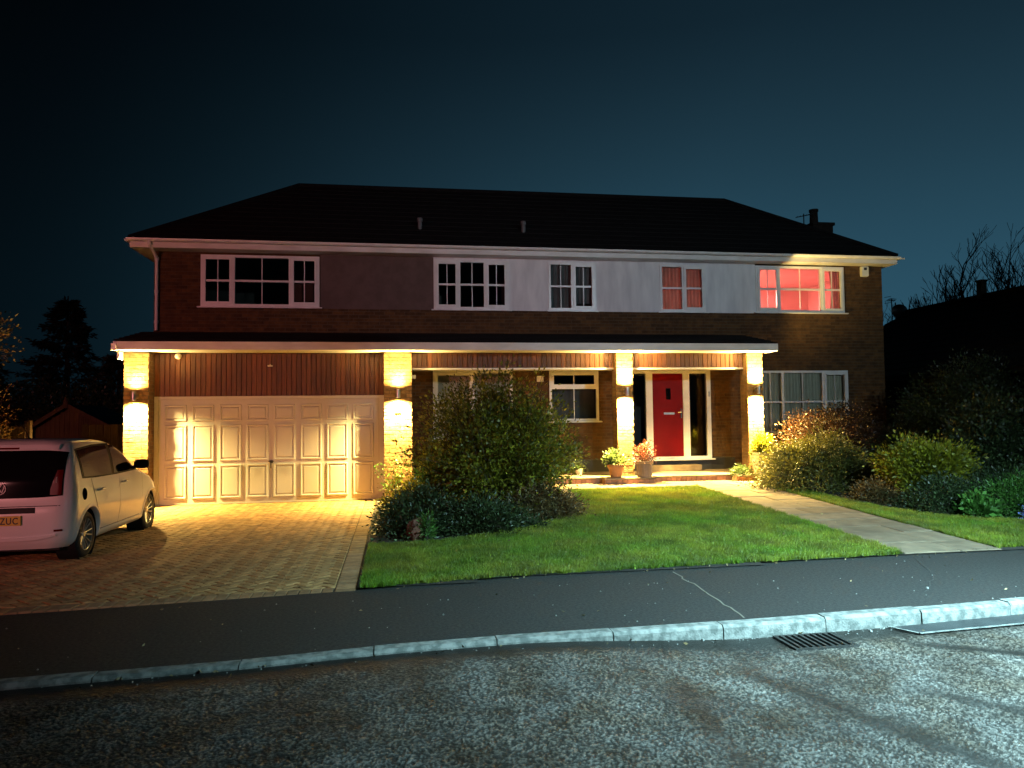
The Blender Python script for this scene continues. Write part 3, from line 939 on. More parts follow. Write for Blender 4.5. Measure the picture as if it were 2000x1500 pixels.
def brick_run(mb, x0, x1, z0, z1, holes, put, seed=1, ph0=0.0):
    r = random.Random(seed)
    nz = int(round((z1 - z0) / 0.075))
    for c in range(nz):
        za, zb = z0 + c * 0.075 + 0.005, z0 + (c + 1) * 0.075 - 0.005
        zc = (za + zb) / 2
        cuts = [(x0, x1)]
        for h in holes:
            if h[2] < zc < h[3]:
                nc = []
                for (a, b) in cuts:
                    if h[1] <= a or h[0] >= b: nc.append((a, b)); continue
                    if h[0] > a: nc.append((a, h[0]))
                    if h[1] < b: nc.append((h[1], b))
                cuts = nc
        ph = x0 + ph0 + (0.1125 if c % 2 else 0)
        for (a, b) in cuts:
            k = math.floor((a - ph) / 0.225)
            x = ph + k * 0.225
            while x < b - 1e-6:
                xa, xb = max(a, x + 0.005), min(b, x + 0.22)
                if xb - xa > 0.03:
                    put(xa, xb, za, zb, r)
                x += 0.225


def brick_faces(mb, P, xa, xb, za, zb):
    """five faces of a brick: P(u, depth, z) maps to the world, depth 0 = outer face"""
    vs = [P(xa, 0.012, za), P(xb, 0.012, za), P(xb, 0.012, zb), P(xa, 0.012, zb), P(xa, 0, za), P(xb, 0, za), P(xb, 0, zb), P(xa, 0, zb)]
    mb.add(vs, [(4, 5, 6, 7), (0, 1, 5, 4), (1, 2, 6, 5), (2, 3, 7, 6), (3, 0, 4, 7)])


mb = MB()
def put_front(xa, xb, za, zb, r):
    d = r.uniform(-0.0015, 0.0015)
    mb.tint = r.uniform(0.68, 1.25)
    brick_faces(mb, lambda u, dp, z: (u, YM + d + dp, z), xa, xb, za, zb)
brick_run(mb, HX0, HX1, 0.0, EAVE - 0.02, holes + PANELS + [(-4.7, -0.3, 0, 3.2), (0.34, 7.9, 0, 0.66)], put_front)
def put_left(xa, xb, za, zb, r):
    mb.tint = r.uniform(0.68, 1.25)
    brick_faces(mb, lambda u, dp, z: (HX0 + dp, u, z), xa, xb, za, zb)
brick_run(mb, YM, HYB, 0, EAVE - 0.02, [], put_left, 2)
def put_right(xa, xb, za, zb, r):
    mb.tint = r.uniform(0.68, 1.25)
    brick_faces(mb, lambda u, dp, z: (HX1 - dp, u, z), xa, xb, za, zb)
brick_run(mb, YM, HYB, 0, EAVE - 0.02, [], put_right, 3)
def put_gl(xa, xb, za, zb, r):
    mb.tint = r.uniform(0.68, 1.25)
    brick_faces(mb, lambda u, dp, z: (-5.108 + dp, u, z), xa, xb, za, zb)
brick_run(mb, 15.76, YM, 0, 3.0, [], put_gl, 4)
def put_gr(xa, xb, za, zb, r):
    mb.tint = r.uniform(0.68, 1.25)
    brick_faces(mb, lambda u, dp, z: (0.348 - dp, u, z), xa, xb, za, zb)
brick_run(mb, 15.76, YM, 0.3, 2.7, [], put_gr, 5)
mb.build('brickwork', M['brick'], house, recalc=False)['kind'] = 'stuff'

# dark painted plinth on the porch wall
mb = MB()
for a, b in ((0.36, 5.30), (7.41, 8.0)):
    mb.box(a, b, YM - 0.008, YM + 0.007, SZ, 0.655)
mb.build('plinth', M['plinth'], house)

# pillars of single bricks
def pillar(x0, x1, y0, y1, z0, z1, front_objs):
    m_ = MB(); m_.box(x0 + .008, x1 - .008, y0 + .008, y1, z0, z1)
    p = m_.build('brick_pillar', M['mortar'], house)
    side = MB()
    def put(xa, xb, za, zb, r):
        d = r.uniform(-0.002, 0.002)
        one = MB()
        q = [(xa, y0 + d), (xb, y0 + d), (xb, y0 + .05), (xa, y0 + .05)]
        one.bevbox(xa, xb, y0 + d, y0 + .05, za, zb, 0.003)
        one.build('brick', M['brick_obj'], p)
    brick_run(None, x0, x1, z0, z1, [], put, int(x0 * 10) + 50, -0.005)
    def putL(ya, yb, za, zb, r):
        side.tint = r.uniform(0.7, 1.25); brick_faces(side, lambda u, dp, z: (x0 + dp, u, z), ya, yb, za, zb)
    def putR(ya, yb, za, zb, r):
        side.tint = r.uniform(0.7, 1.25); brick_faces(side, lambda u, dp, z: (x1 - dp, u, z), ya, yb, za, zb)
    def putB(xa, xb, za, zb, r):
        side.tint = r.uniform(0.7, 1.25); brick_faces(side, lambda u, dp, z: (u, y1 - dp, z), xa, xb, za, zb)
    brick_run(None, y0 + .05, y1, z0, z1, [], putL, 7); brick_run(None, y0 + .05, y1, z0, z1, [], putR, 8)
    if x0 > 1: brick_run(None, x0, x1, z0, z1, [], putB, 9)
    side.build('side_bricks', M['brick'], p)['kind'] = 'stuff'
    return p
pillar(-5.16, -4.71, 15.30, 15.75, 0.0, 3.03, True)
pillar(-0.21, 0.35, 15.30, 15.66, 0.0, 3.03, True)
pillar(4.69, 5.05, 15.30, 15.66, SZ, 3.03, True)
pillar(7.67, 8.03, 15.30, 15.66, SZ, 3.03, True)

# rendered panels between the upper windows
for (r_, m_, nm) in ((PANELS[0], M['brown_panel'], 'brown_wall_panel'), (PANELS[1], M['render'], 'white_render_panel')):
    mb = MB()
    for (a, b, c_, d_) in rect_cells(*r_, holes):
        mb.box(a, b, YM - 0.012, YM + 0.006, c_, d_)
    mb.build(nm, m_, house)


# windows -----------------------------------------------------------------
def window(key, secs, rows, cols_bar=True, bar=0.018, transom=0.045, label=None, upper=None):
    """secs: fractions of the width with 's' for an opening sash or 'f' fixed; rows: heights (fractions) of the transom"""
    x0, x1, z0, z1 = OPEN[key]
    fr = 0.055
    yf, yb = YM - 0.035, YM + 0.06
    mb = MB()
    # outer frame: butted members
    mb.box(x0, x1, yf, yb, z1 - fr, z1); mb.box(x0, x1, yf, yb, z0, z0 + fr)
    mb.box(x0, x0 + fr, yf, yb, z0 + fr, z1 - fr); mb.box(x1 - fr, x1, yf, yb, z0 + fr, z1 - fr)
    W = x1 - x0
    xs_ = [x0]
    for f_, _ in secs: xs_.append(xs_[-1] + W * f_)
    for xm in xs_[1:-1]:
        mb.box(xm - 0.03, xm + 0.03, yf, yb, z0 + fr, z1 - fr)
    w = mb.build('window', M['upvc'], house)
    if label: w['label'] = label
    for i, (f_, kind) in enumerate(secs):
        a = xs_[i] + (fr if i == 0 else 0.03); b = xs_[i + 1] - (fr if i == len(secs) - 1 else 0.03)
        za, zb = z0 + fr, z1 - fr
        spans = [(za, zb)] if upper is None else [(za, lerp(za, zb, upper) - 0.03), (lerp(za, zb, upper) + 0.03, zb)]
        if upper is not None:
            m2 = MB(); m2.box(a, b, yf, yb, spans[0][1], spans[1][0]); m2.build('transom', M['upvc'], w)
        for si, (c_, d_) in enumerate(spans):
            a2, b2, c2, d2 = a, b, c_, d_
            is_sash = kind == 's' or (upper is not None and si == 1)
            if is_sash:
                t = 0.048
                m2 = MB()
                y1_, y2_ = yf - 0.018, yf + 0.03
                m2.box(a - .012, b + .012, y1_, y2_, d_ - t, d_ + .012); m2.box(a - .012, b + .012, y1_, y2_, c_ - .012, c_ + t)
                m2.box(a - .012, a + t, y1_, y2_, c_ + t, d_ - t); m2.box(b - t, b + .012, y1_, y2_, c_ + t, d_ - t)
                m2.build('sash', M['upvc'], w)
                a2, b2, c2, d2 = a + t, b - t, c_ + t, d_ - t
            m3 = MB(); m3.box(a2 - .008, b2 + .008, YM + 0.004, YM + 0.012, c2 - .008, d2 + .008)
            m3.build('pane', M['glass'], w)
            m4 = MB()
            nb = 0
            if rows:
                zm = (c2 + d2) / 2
                m4.box(a2, b2, YM - 0.020, YM + 0.002, zm - transom / 2, zm + transom / 2); nb += 1
            if cols_bar:
                xm = (a2 + b2) / 2
                zz = [(c2, d2)] if not rows else [(c2, zm - transom / 2), (zm + transom / 2, d2)]
                for (p, q) in zz: m4.box(xm - bar / 2, xm + bar / 2, YM - 0.012, YM + 0.002, p, q)
                nb += 1
            if nb: m4.build('glazing_bar', M['upvc'], w)
    m5 = MB()
    m5.add([(x0 - .06, YM - .10, z0 - .035), (x1 + .06, YM - .10, z0 - .035), (x1 + .06, YM - .036, z0 - .035), (x0 - .06, YM - .036, z0 - .035),
            (x0 - .06, YM - .10, z0 - .012), (x1 + .06, YM - .10, z0 - .012), (x1 + .06, YM - .036, z0 - .001), (x0 - .06, YM - .036, z0 - .001)],
           [(0, 3, 2, 1), (4, 5, 6, 7), (0, 1, 5, 4), (1, 2, 6, 5), (2, 3, 7, 6), (3, 0, 4, 7)])
    m5.build('window_sill', M['upvc'], w)
    return w


window('w1', [(0.27, 's'), (0.48, 'f'), (0.25, 's')], True)
window('w2', [(0.33, 's'), (0.35, 'f'), (0.32, 's')], True)
window('w3', [(0.50, 'f'), (0.50, 's')], True)
window('w4', [(0.50, 'f'), (0.50, 's')], True, cols_bar=False)
window('w5', [(0.26, 's'), (0.48, 'f'), (0.26, 's')], True, label='upstairs window glowing pink from the lit room')
window('w6', [(0.27, 'f'), (0.45, 'f'), (0.28, 's')], True)
window('wk', [(1.0, 'f')], False, upper=0.68)
window('wl', [(0.5, 's'), (0.5, 'f')], False, cols_bar=False)

# front door set -----------------------------------------------------------
dx0, dx1, dz0, dz1 = 5.30, 7.41, 0.66, 2.72
yf, yb = YM - 0.04, YM + 0.07
mb = MB()
mb.box(dx0, dx1, yf, yb, 2.65, dz1)
mb.box(dx0, dx0 + .07, yf, yb, 0.70, 2.65); mb.box(5.81, 5.97, yf, yb, 0.70, 2.65); mb.box(6.72, 6.88, yf, yb, 0.70, 2.65); mb.box(7.31, dx1, yf, yb, 0.70, 2.65)
mb.box(dx0, dx1, yf, yb, 0.645, 0.70)
df = mb.build('door_frame', M['upvc'], house)
mb = MB(); mb.bevbox(dx0 - .03, dx1 + .05, YM - .12, YM - .042, 0.61, 0.644, 0.004); mb.build('threshold', M['upvc'], df)
mb = MB(); mb.box(dx0, dx1, YM - .02, YM + 0.07, SZ, 0.6449); mb.build('threshold_base', M['plinth'], df)
for a, b in ((dx0 + .07, 5.81), (6.88, 7.31)):
    mb = MB(); mb.box(a - .008, b + .008, YM + .0, YM + .01, 0.70, 2.65); mb.build('side_light_pane', M['glass'], df)
mb = MB()
dxa, dxb = 5.975, 6.715
for (a, b, c_, d_) in rect_cells(dxa, dxb, 0.705, 2.645, [(6.30, 6.42, 2.04, 2.30)]):
    mb.box(a, b, YM - .022, YM + .025, c_, d_)
fd = mb.build('front_door', M['red_door'], house)
mb = MB()
for (a, b, c_, d_) in ((6.275, 6.445, 2.015, 2.04), (6.275, 6.445, 2.30, 2.325), (6.275, 6.30, 2.04, 2.30), (6.42, 6.445, 2.04, 2.30)):
    mb.box(a, b, YM - .034, YM - .0222, c_, d_)
for k in range(5):
    zk = 0.80 + k * 0.0
mb.build('light_surround', M['red_door'], fd)
mb = MB(); mb.box(6.299, 6.421, YM - .006, YM + .002, 2.039, 2.301); mb.build('door_pane', M['car_glass'], fd)
mb = MB(); mb.bevbox(6.245, 6.50, YM - .034, YM - .0225, 1.685, 1.735, 0.004); mb.build('letterbox', M['steel'], fd)
mb = MB()
mb.bevbox(6.655, 6.69, YM - .034, YM - .0225, 1.60, 1.82, 0.004)
mb.tube([(6.672, YM - .03, 1.735), (6.672, YM - .075, 1.735), (6.655, YM - .08, 1.735), (6.57, YM - .08, 1.735)], 0.010, 8)
mb.build('door_handle', M['chrome'], fd)

# doorstep ledge below the threshold
mb = MB(); mb.bevbox(5.78, 7.02, 16.36, YM - .009, SZ + .001, 0.515, 0.008); mb.build('doorstep', M['slab'], house)

# garage door --------------------------------------------------------------
GY = 15.65
gx0, gx1, gz1 = -4.62, -0.33, 2.10
mb = MB()
mb.box(-4.70, gx0 - .004, GY - .03, GY + .08, 0.0, 2.16); mb.box(gx1 + .004, -0.22, GY - .03, GY + .08, 0.0, 2.16)
mb.box(gx0 - .004, gx1 + .004, GY - .03, GY + .08, gz1 + .004, 2.16)
gfr = mb.build('garage_door_frame', M['garage'], house)
mb = MB(); mb.box(gx0, gx1, GY, GY + .05, 0.012, gz1)
gd = mb.build('garage_door', M['garage'], house)
NP = 8
rows = [(0.14, 0.82 - .04), (0.88, 1.58), (1.68, 1.98)]
pw = (gx1 - gx0 - 0.10) / NP
for k in range(NP):
    for (za, zb) in rows:
        a = gx0 + 0.05 + k * pw + 0.065; b = a + pw - 0.13
        m2 = MB()
        # ovolo moulded surround standing proud, then a raised bevelled field
        o_, h1, h2 = 0.045, 0.022, 0.016
        def ring(i, y): return [(a + i, y, za + i), (b - i, y, za + i), (b - i, y, zb - i), (a + i, y, zb - i)]
        rings = [ring(-0.012, GY), ring(-0.004, GY - h1), ring(0.014, GY - h1), ring(0.026, GY - .002), ring(0.034, GY - .002), ring(0.062, GY - h2), ring(0.075, GY - h2)]
        vs = [p for r in rings for p in r]
        fs = [tuple((len(rings) - 1) * 4 + i for i in range(4))]
        for q in range(len(rings) - 1):
            for i in range(4):
                j = (i + 1) % 4
                fs.append((q * 4 + i, q * 4 + j, q * 4 + 4 + j, q * 4 + 4 + i))
        m2.add(vs, fs)
        m2.build('door_panel', M['garage'], gd)
mb = MB()
xc = -2.47
mb.bevbox(xc - .03, xc + .03, GY - .02, GY - .0005, 0.80, 0.86, 0.004)
mb.tube([(xc, GY - .02, 0.835), (xc, GY - .06, 0.835)], 0.009, 8)
mb.tube([(xc - .055, GY - .06, 0.842), (xc + .055, GY - .06, 0.842)], 0.010, 8)
mb.tube([(xc, GY - .055, 0.835), (xc, GY - .06, 0.70)], 0.012, 8)
mb.build('garage_handle', M['dark_metal'], gd)

# timber cladding ----------------------------------------------------------
def cladding(x0, x1, z0, z1, y, pitch, parent_name):
    mb = MB(); mb.box(x0, x1, y + .022, y + .05, z0, z1)
    c = mb.build(parent_name, M['timber_back'], house)
    n_ = round((x1 - x0) / pitch); p = (x1 - x0) / n_
    for k in range(n_):
        a, b = x0 + k * p + 0.003, x0 + (k + 1) * p - 0.003
        d = random.uniform(-.002, .002)
        m2 = MB()
        v = 0.007
        m2.add([(a, y + .0219, z0), (a, y + d + v, z0), (a + v, y + d, z0), (b - v, y + d, z0), (b, y + d + v, z0), (b, y + .0219, z0),
                (a, y + .0219, z1), (a, y + d + v, z1), (a + v, y + d, z1), (b - v, y + d, z1), (b, y + d + v, z1), (b, y + .0219, z1)],
               [(1, 2, 8, 7), (2, 3, 9, 8), (3, 4, 10, 9), (0, 1, 7, 6), (4, 5, 11, 10), (0, 5, 4, 3, 2, 1), (6, 7, 8, 9, 10, 11)])
        m2.build('board', M['timber'], c)
cladding(-4.705, -0.215, 2.165, 3.035, GY - .02, 0.098, 'garage_cladding')
cladding(0.355, 4.685, 2.715, 3.035, 15.50, 0.105, 'porch_cladding')
cladding(5.055, 7.665, 2.715, 3.035, 15.50, 0.105, 'porch_cladding')
mb = MB()
for a, b in ((0.355, 4.685), (5.055, 7.665)):
    mb.bevbox(a, b, 15.485, 15.57, 2.675, 2.713, 0.004)
mb.build('cladding_trim', M['upvc'], house)
mb = MB(); mb.box(0.352, 8.1, 15.575, YM + .004, 2.725, 2.76); mb.build('porch_ceiling', M['fascia'], house)

# canopy roof --------------------------------------------------------------
CX0, CX1 = -5.22, 8.20
mb = MB()
mb.add([(CX0, 15.0, 3.21), (CX1, 15.0, 3.21), (CX1, YM + .006, 3.565), (CX0, YM + .006, 3.565), (CX0, 15.0, 3.17), (CX1, 15.0, 3.17), (CX1, YM + .006, 3.20), (CX0, YM + .006, 3.20)],
       [(0, 1, 2, 3), (4, 7, 6, 5), (0, 4, 5, 1), (1, 5, 6, 2), (3, 2, 6, 7), (0, 3, 7, 4)])
canopy = mb.build('canopy_roof', M['roof'], house)
for k in range(6):                                   # tile courses
    t0, t1 = k / 6, (k + 1) / 6
    m2 = MB()
    ya, yb2 = lerp(14.97, YM, t0), lerp(14.97, YM, t1)
    za, zb = lerp(3.215, 3.57, t0), lerp(3.215, 3.57, t1)
    m2.add([(CX0 - .02, ya, za), (CX1 + .02, ya, za), (CX1 + .02, ya, za + .022), (CX0 - .02, ya, za + .022), (CX1 + .02, yb2, zb + .004), (CX0 - .02, yb2, zb + .004)],
           [(0, 1, 2, 3), (3, 2, 4, 5), (0, 3, 5), (1, 4, 2)])
    m2.build('tile_course', M['roof'], canopy)
mb = MB()
mb.box(CX0, CX1, 14.955, 14.999, 3.04, 3.195)
mb.box(CX0 - .02, CX0 - .0005, 14.955, YM - .01, 3.04, 3.195); mb.box(CX1 + .0005, CX1 + .02, 14.955, YM - .01, 3.04, 3.195)
mb.build('canopy_fascia', M['fascia'], house)
mb = MB()
mb.box(CX0, CX1, 15.0, YM - .012, 3.036, 3.06)
mb.build('canopy_soffit', M['upvc'], house)
mb = MB()                                             # box end at the left corner
mb.bevbox(-5.27, -5.18, 14.93, 15.26, 3.02, 3.16, 0.006)
mb.bevbox(-5.20, -5.165, 15.05, 15.28, 2.86, 3.02, 0.006)
mb.build('soffit_box_end', M['upvc'], house)

# main roof ----------------------------------------------------------------
EX0, EX1, EY0, EY1, EZ, RZ = -5.42, 12.17, 16.33, 22.65, 5.47, 7.66
RY = 19.5
RX0, RX1 = -2.40, 9.22
roof_parent = None
mb = MB()
corn = [(EX0, EY0, EZ), (EX1, EY0, EZ), (EX1, EY1, EZ), (EX0, EY1, EZ)]
RL, RR_ = (RX0, RY, RZ), (RX1, RY, RZ)
mb.add(corn + [RL, RR_], [(0, 1, 5, 4), (1, 2, 5), (2, 3, 4, 5), (3, 0, 4), (3, 2, 1, 0)])
roof = mb.build('roof', M['roof'], house)
NC = 13
def course(P0, P1, Q0, Q1, name='tile_course'):
    """strip between eave-parallel lines P0P1 (lower) and Q0Q1 (upper), its lower edge lifted like a tile's nose"""
    up = Vector((0, 0, 0.028))
    m2 = MB()
    P0, P1, Q0, Q1 = map(Vector, (P0, P1, Q0, Q1))
    m2.add([P0 + up * .2, P1 + up * .2, P1 + up, P0 + up, Q1 + up * .3, Q0 + up * .3], [(0, 1, 2, 3), (3, 2, 4, 5)])
    m2.build(name, M['roof'], roof)
V = [Vector(c) for c in corn]; RLv, RRv = Vector(RL), Vector(RR_)
for k in range(NC):
    t0, t1 = k / NC, (k + 1) / NC
    course(V[0].lerp(RLv, t0), V[1].lerp(RRv, t0), V[0].lerp(RLv, t1), V[1].lerp(RRv, t1))
    course(V[1].lerp(RRv, t0), V[2].lerp(RRv, t0), V[1].lerp(RRv, t1), V[2].lerp(RRv, t1))
    course(V[3].lerp(RLv, t0), V[0].lerp(RLv, t0), V[3].lerp(RLv, t1), V[0].lerp(RLv, t1))
for a, b in ((RLv, RRv), (V[0], RLv), (V[1], RRv), (V[2], RRv), (V[3], RLv)):
    m2 = MB(); m2.tube([a + Vector((0, 0, .02)), b + Vector((0, 0, .02))], 0.07, 7); m2.build('ridge_tile', M['roof'], roof)
# fascia, soffit, gutter
mb = MB()
mb.box(EX0 + .02, EX1 - .02, EY0, EY0 + .02, 5.30, 5.462)
mb.box(EX0 + .0, EX0 + .019, EY0, EY1, 5.30, 5.462); mb.box(EX1 - .019, EX1, EY0, EY1, 5.30, 5.462); mb.box(EX0 + .02, EX1 - .02, EY1 - .02, EY1, 5.30, 5.462)
mb.build('fascia_board', M['fascia'], house)
mb = MB()
mb.box(EX0 + .02, EX1 - .02, EY0 + .021, YM - .001, 5.301, 5.318)
mb.box(EX0 + .02, HX0 - .001, YM, EY1 - .02, 5.301, 5.318); mb.box(HX1 + .001, EX1 - .02, YM, EY1 - .02, 5.301, 5.318)
mb.build('soffit_board', M['fascia'], house)
def gutter(p, q, name='gutter'):
    m2 = MB()
    p, q = Vector(p), Vector(q)
    d = (q - p).normalized(); o_ = Vector((d.y, -d.x, 0))
    prof = [(math.cos(a) * .058, math.sin(a) * .058) for a in [math.pi + math.pi * k / 8 for k in range(9)]]
    vs, fs = [], []
    for base in (p, q):
        for (u, w) in prof: vs.append(base + o_ * u + Vector((0, 0, w)))
        for (u, w) in reversed(prof): vs.append(base + o_ * u * .92 + Vector((0, 0, w * .92)))
    nn = 18
    for i in range(nn): fs.append((i, (i + 1) % nn, nn + (i + 1) % nn, nn + i))
    fs += [tuple(range(8, -1, -1)), tuple(nn + i for i in range(9))]
    m2.add(vs, fs)
    L_ = (q - p).length
    for k in range(int(L_ / 0.95) + 1):
        c = p + d * min(L_, 0.3 + k * 0.95)
        m2.tube([c + o_ * .061 + Vector((0, 0, 0.0)), c + o_ * .045 + Vector((0, 0, -.045)), c + Vector((0, 0, -.063)), c - o_ * .05 + Vector((0, 0, -.04))], 0.008, 4)
    return m2.build(name, M['upvc'], house, recalc=True)
gutter((EX0 - .04, EY0 - .06, 5.475), (EX1 + .02, EY0 - .06, 5.455))
gutter((EX0 - .06, EY1, 5.475), (EX0 - .06, EY0 - .0, 5.475)); gutter((EX1 + .06, EY0, 5.455), (EX1 + .06, EY1, 5.455))
mb = MB()
mb.tube([(EX1 + .02, EY0 - .06, 5.43), (EX1 + .16, EY0 - .05, 5.425)], 0.022, 8); mb.build('overflow_spout', M['upvc'], house)
mb = MB()
mb.tube([(-5.02, EY0 - .06, 5.44), (-5.02, EY0 - .06, 5.36), (-5.0, 16.45, 5.26), (-4.98, YM - .06, 5.14), (-4.98, YM - .06, 5.0), (-4.98, YM - .06, 3.6)], 0.036, 10)
for z in (5.1, 4.4, 3.75): mb.tube([(-4.98, YM - .06, z), (-4.98, YM - .06, z + .06)], 0.045, 10)
mb.build('downpipe', M['upvc'], house, smooth=True, auto=40)
# chimney
mb = MB()
mb.box(11.72, 12.33, 19.2, 19.8, 5.4, 6.99); mb.box(11.68, 12.37, 19.16, 19.84, 6.99, 7.07)
ch = mb.build('chimney', M['chimney_dim'], roof)
mb = MB(); mb.lathe([(0.13, 7.07), (0.12, 7.1), (0.11, 7.42), (0.13, 7.44), (0.13, 7.5), (0.10, 7.5), (0.10, 7.2)], 16, (11.9, 19.45, 0)); mb.build('chimney_pot', M['chimney_dim'], roof)
for (x, y, z) in ((0.60, 17.15, 6.03), (3.03, 17.13, 6.02)):
    mb = MB()
    mb.tube([(x, y, z - .1), (x, y, z + .22)], 0.05, 10); mb.tube([(x, y, z + .2), (x, y, z + .27)], 0.065, 10)
    mb.build('roof_vent', mat('grey_vent_pipe', (0.12, 0.12, 0.12), 0.6), house)

# tv aerials ---------------------------------------------------------------
def aerial(x, y, z, h, label, s=1.0, rot=0.5):
    t = thing('tv_aerial', label, 'aerial', (x, y, z))
    mb = MB(); mb.tube([(x, y, z), (x, y, z + h)], 0.018, 6); mb.build('mast', M['dark_metal'], t)
    mb = MB()
    c, s_ = math.cos(rot), math.sin(rot)
    zt = z + h - .06
    mb.tube([(x - .3 * s * c, y - .3 * s * s_, zt), (x + .3 * s * c, y + .3 * s * s_, zt)], 0.012, 5)
    for k in range(6):
        u = (-.28 + k * .11) * s; l_ = (.17 - .012 * k) * s
        mb.tube([(x + u * c - l_ * -s_, y + u * s_ - l_ * c, zt + .05), (x + u * c + l_ * -s_, y + u * s_ + l_ * c, zt - .03)], 0.008, 4)
    for dz in (-.1, .1):
        mb.tube([(x - .3 * s * c + .12 * s_, y - .3 * s * s_ - .12 * c, zt + dz), (x - .3 * s * c - .12 * s_, y - .3 * s * s_ + .12 * c, zt + dz)], 0.008, 4)
    mb.build('aerial_rods', M['dark_metal'], t)
aerial(11.5, 19.3, 6.65, 0.68, 'small tv aerial on a mast beside the house chimney', 0.75, 2.2)

# fixtures on the house ----------------------------------------------------
def wall_light(x, z, pu, pd, label):
    y = 15.30
    t = thing('wall_light', label, 'wall light', (x, y, z), 'up and down wall lights on the brick pillars')
    mb = MB(); mb.bevbox(x - .035, x + .035, y - .03, y - .003, z - .05, z + .05, 0.004); mb.box(x - .015, x + .015, y - .12, y - .0301, z - .02, z + .02); mb.build('back_plate', M['steel'], t)
    mb = MB()
    c = (x, y - .15, 0)
    mb.lathe([(0.030, z - .085), (0.042, z - .085), (0.045, z - .082), (0.045, z + .082), (0.042, z + .085), (0.030, z + .085)], 24, c)
    mb.build('lamp_body', M['steel'], t, smooth=True, auto=40)
    for s_, pw_ in ((1, pu), (-1, pd)):
        mb = MB(); zz = z + s_ * .078
        mb.add([(c[0] + .034 * math.cos(k * .5236), c[1] + .034 * math.sin(k * .5236), zz) for k in range(12)], [tuple(range(12)) if s_ > 0 else tuple(range(11, -1, -1))])
        mb.build('lens', M['lens'], t)
        for share, cone, soft in ((1.0, 160, 1.0), (0.30, 96, 0.6)):      # wide spill and the tight reflector beam
            ld = bpy.data.lights.new('lamp_beam', 'SPOT')
            ld.energy = pw_ * share; ld.color = WARM; ld.spot_size = rad(cone); ld.spot_blend = soft; ld.shadow_soft_size = 0.03
            lo_ = bpy.data.objects.new('lamp_beam', ld); COL.objects.link(lo_)
            lo_.parent = t; lo_.location = (0, -.15, s_ * .09)
            lo_.rotation_euler = (0, 0, 0) if s_ < 0 else (math.pi, 0, 0)
wall_light(-4.93, 2.165, P_GARAGE_UP, P_GARAGE_DOWN, 'lit up-down wall light on the pillar left of the garage door, by the car')
wall_light(0.07, 2.175, P_GARAGE_UP, P_GARAGE_DOWN, 'lit up-down wall light on the wide pillar between garage and porch')
wall_light(4.87, 2.19, P_PORCH_UP, P_PORCH_DOWN, 'lit up-down wall light on the pillar left of the red front door')
wall_light(7.85, 2.20, P_PORCH_UP, P_PORCH_DOWN, 'lit up-down wall light on the pillar right of the red front door')

t = thing('alarm_box', 'white burglar alarm box high on the right brick wall under the eaves', 'alarm box', (11.5, YM, 5.16))
mb = MB(); mb.bevbox(11.41, 11.59, YM - .09, YM - .003, 5.03, 5.29, 0.02); mb.build('alarm_case', M['bulb'], t)
mb = MB(); mb.bevbox(11.465, 11.535, YM - .10, YM - .091, 5.19, 5.25, 0.003); mb.build('strobe_lens', M['dark_metal'], t)
t = thing('security_lamp', 'round white lamp on the timber cladding at the left above the garage door', 'lamp', (-4.24, GY - .02, 2.98))
mb = MB(); mb.lathe([(0.0, -.13), (0.04, -.125), (0.058, -.09), (0.062, -.06), (0.05, -.025), (0.035, 0)], 20, (-4.24, GY - .025, 2.96), 'y'); mb.build('globe', M['bulb'], t, smooth=True)
mb = MB(); mb.tube([(-4.24, GY - .03, 2.99), (-4.2, GY - .035, 3.02), (-4.05, GY - .03, 3.025)], 0.008, 5); mb.build('cable', M['dark_metal'], t)
t = thing('motion_sensor', 'tiny white motion sensor in the middle of the cladding above the garage door', 'sensor', (-2.49, GY - .02, 2.77))
mb = MB(); mb.bevbox(-2.54, -2.44, GY - .06, GY - .024, 2.755, 2.785, 0.006); mb.build('sensor_body', M['bulb'], t)
mb = MB(); mb.tube([(-2.49, GY - .024, 2.79), (-2.49, GY - .05, 2.80)], 0.008, 6); mb.build('bracket', M['bulb'], t)
t = thing('name_plate', 'small dark name plate on the wide pillar under its lamp', 'sign', (0.07, 15.3, 1.80))
mb = MB(); mb.bevbox(0.0, 0.135, 15.285, 15.297, 1.775, 1.80, 0.002); mb.build('plate', M['black_plastic'], t)
t = thing('doorbell', 'slim video doorbell on the white frame right of the red door', 'doorbell', (7.36, YM - .04, 2.16))
mb = MB(); mb.bevbox(7.345, 7.385, YM - .062, YM - .0405, 2.10, 2.22, 0.006); mb.build('doorbell_case', M['steel'], t)
mb = MB(); mb.lathe([(0.014, -.008), (0.014, 0)], 12, (7.365, YM - .063, 2.195), 'y'); mb.mi = 0; mb.build('camera_eye', M['black_plastic'], t)
t = thing('wall_vent', 'square white vent cover on the porch wall left of the kitchen window', 'vent', (3.29, YM, 2.54))
mb = MB(); mb.bevbox(3.22, 3.37, YM - .03, YM - .004, 2.47, 2.61, 0.006); mb.build('vent_cover', M['upvc'], t)
t = thing('porch_sensor', 'little white light sensor on the side of the wide pillar in the porch', 'sensor', (0.35, 15.55, 2.53))
mb = MB(); mb.bevbox(0.352, 0.44, 15.5, 15.58, 2.49, 2.57, 0.01); mb.build('sensor_case', M['bulb'], t)

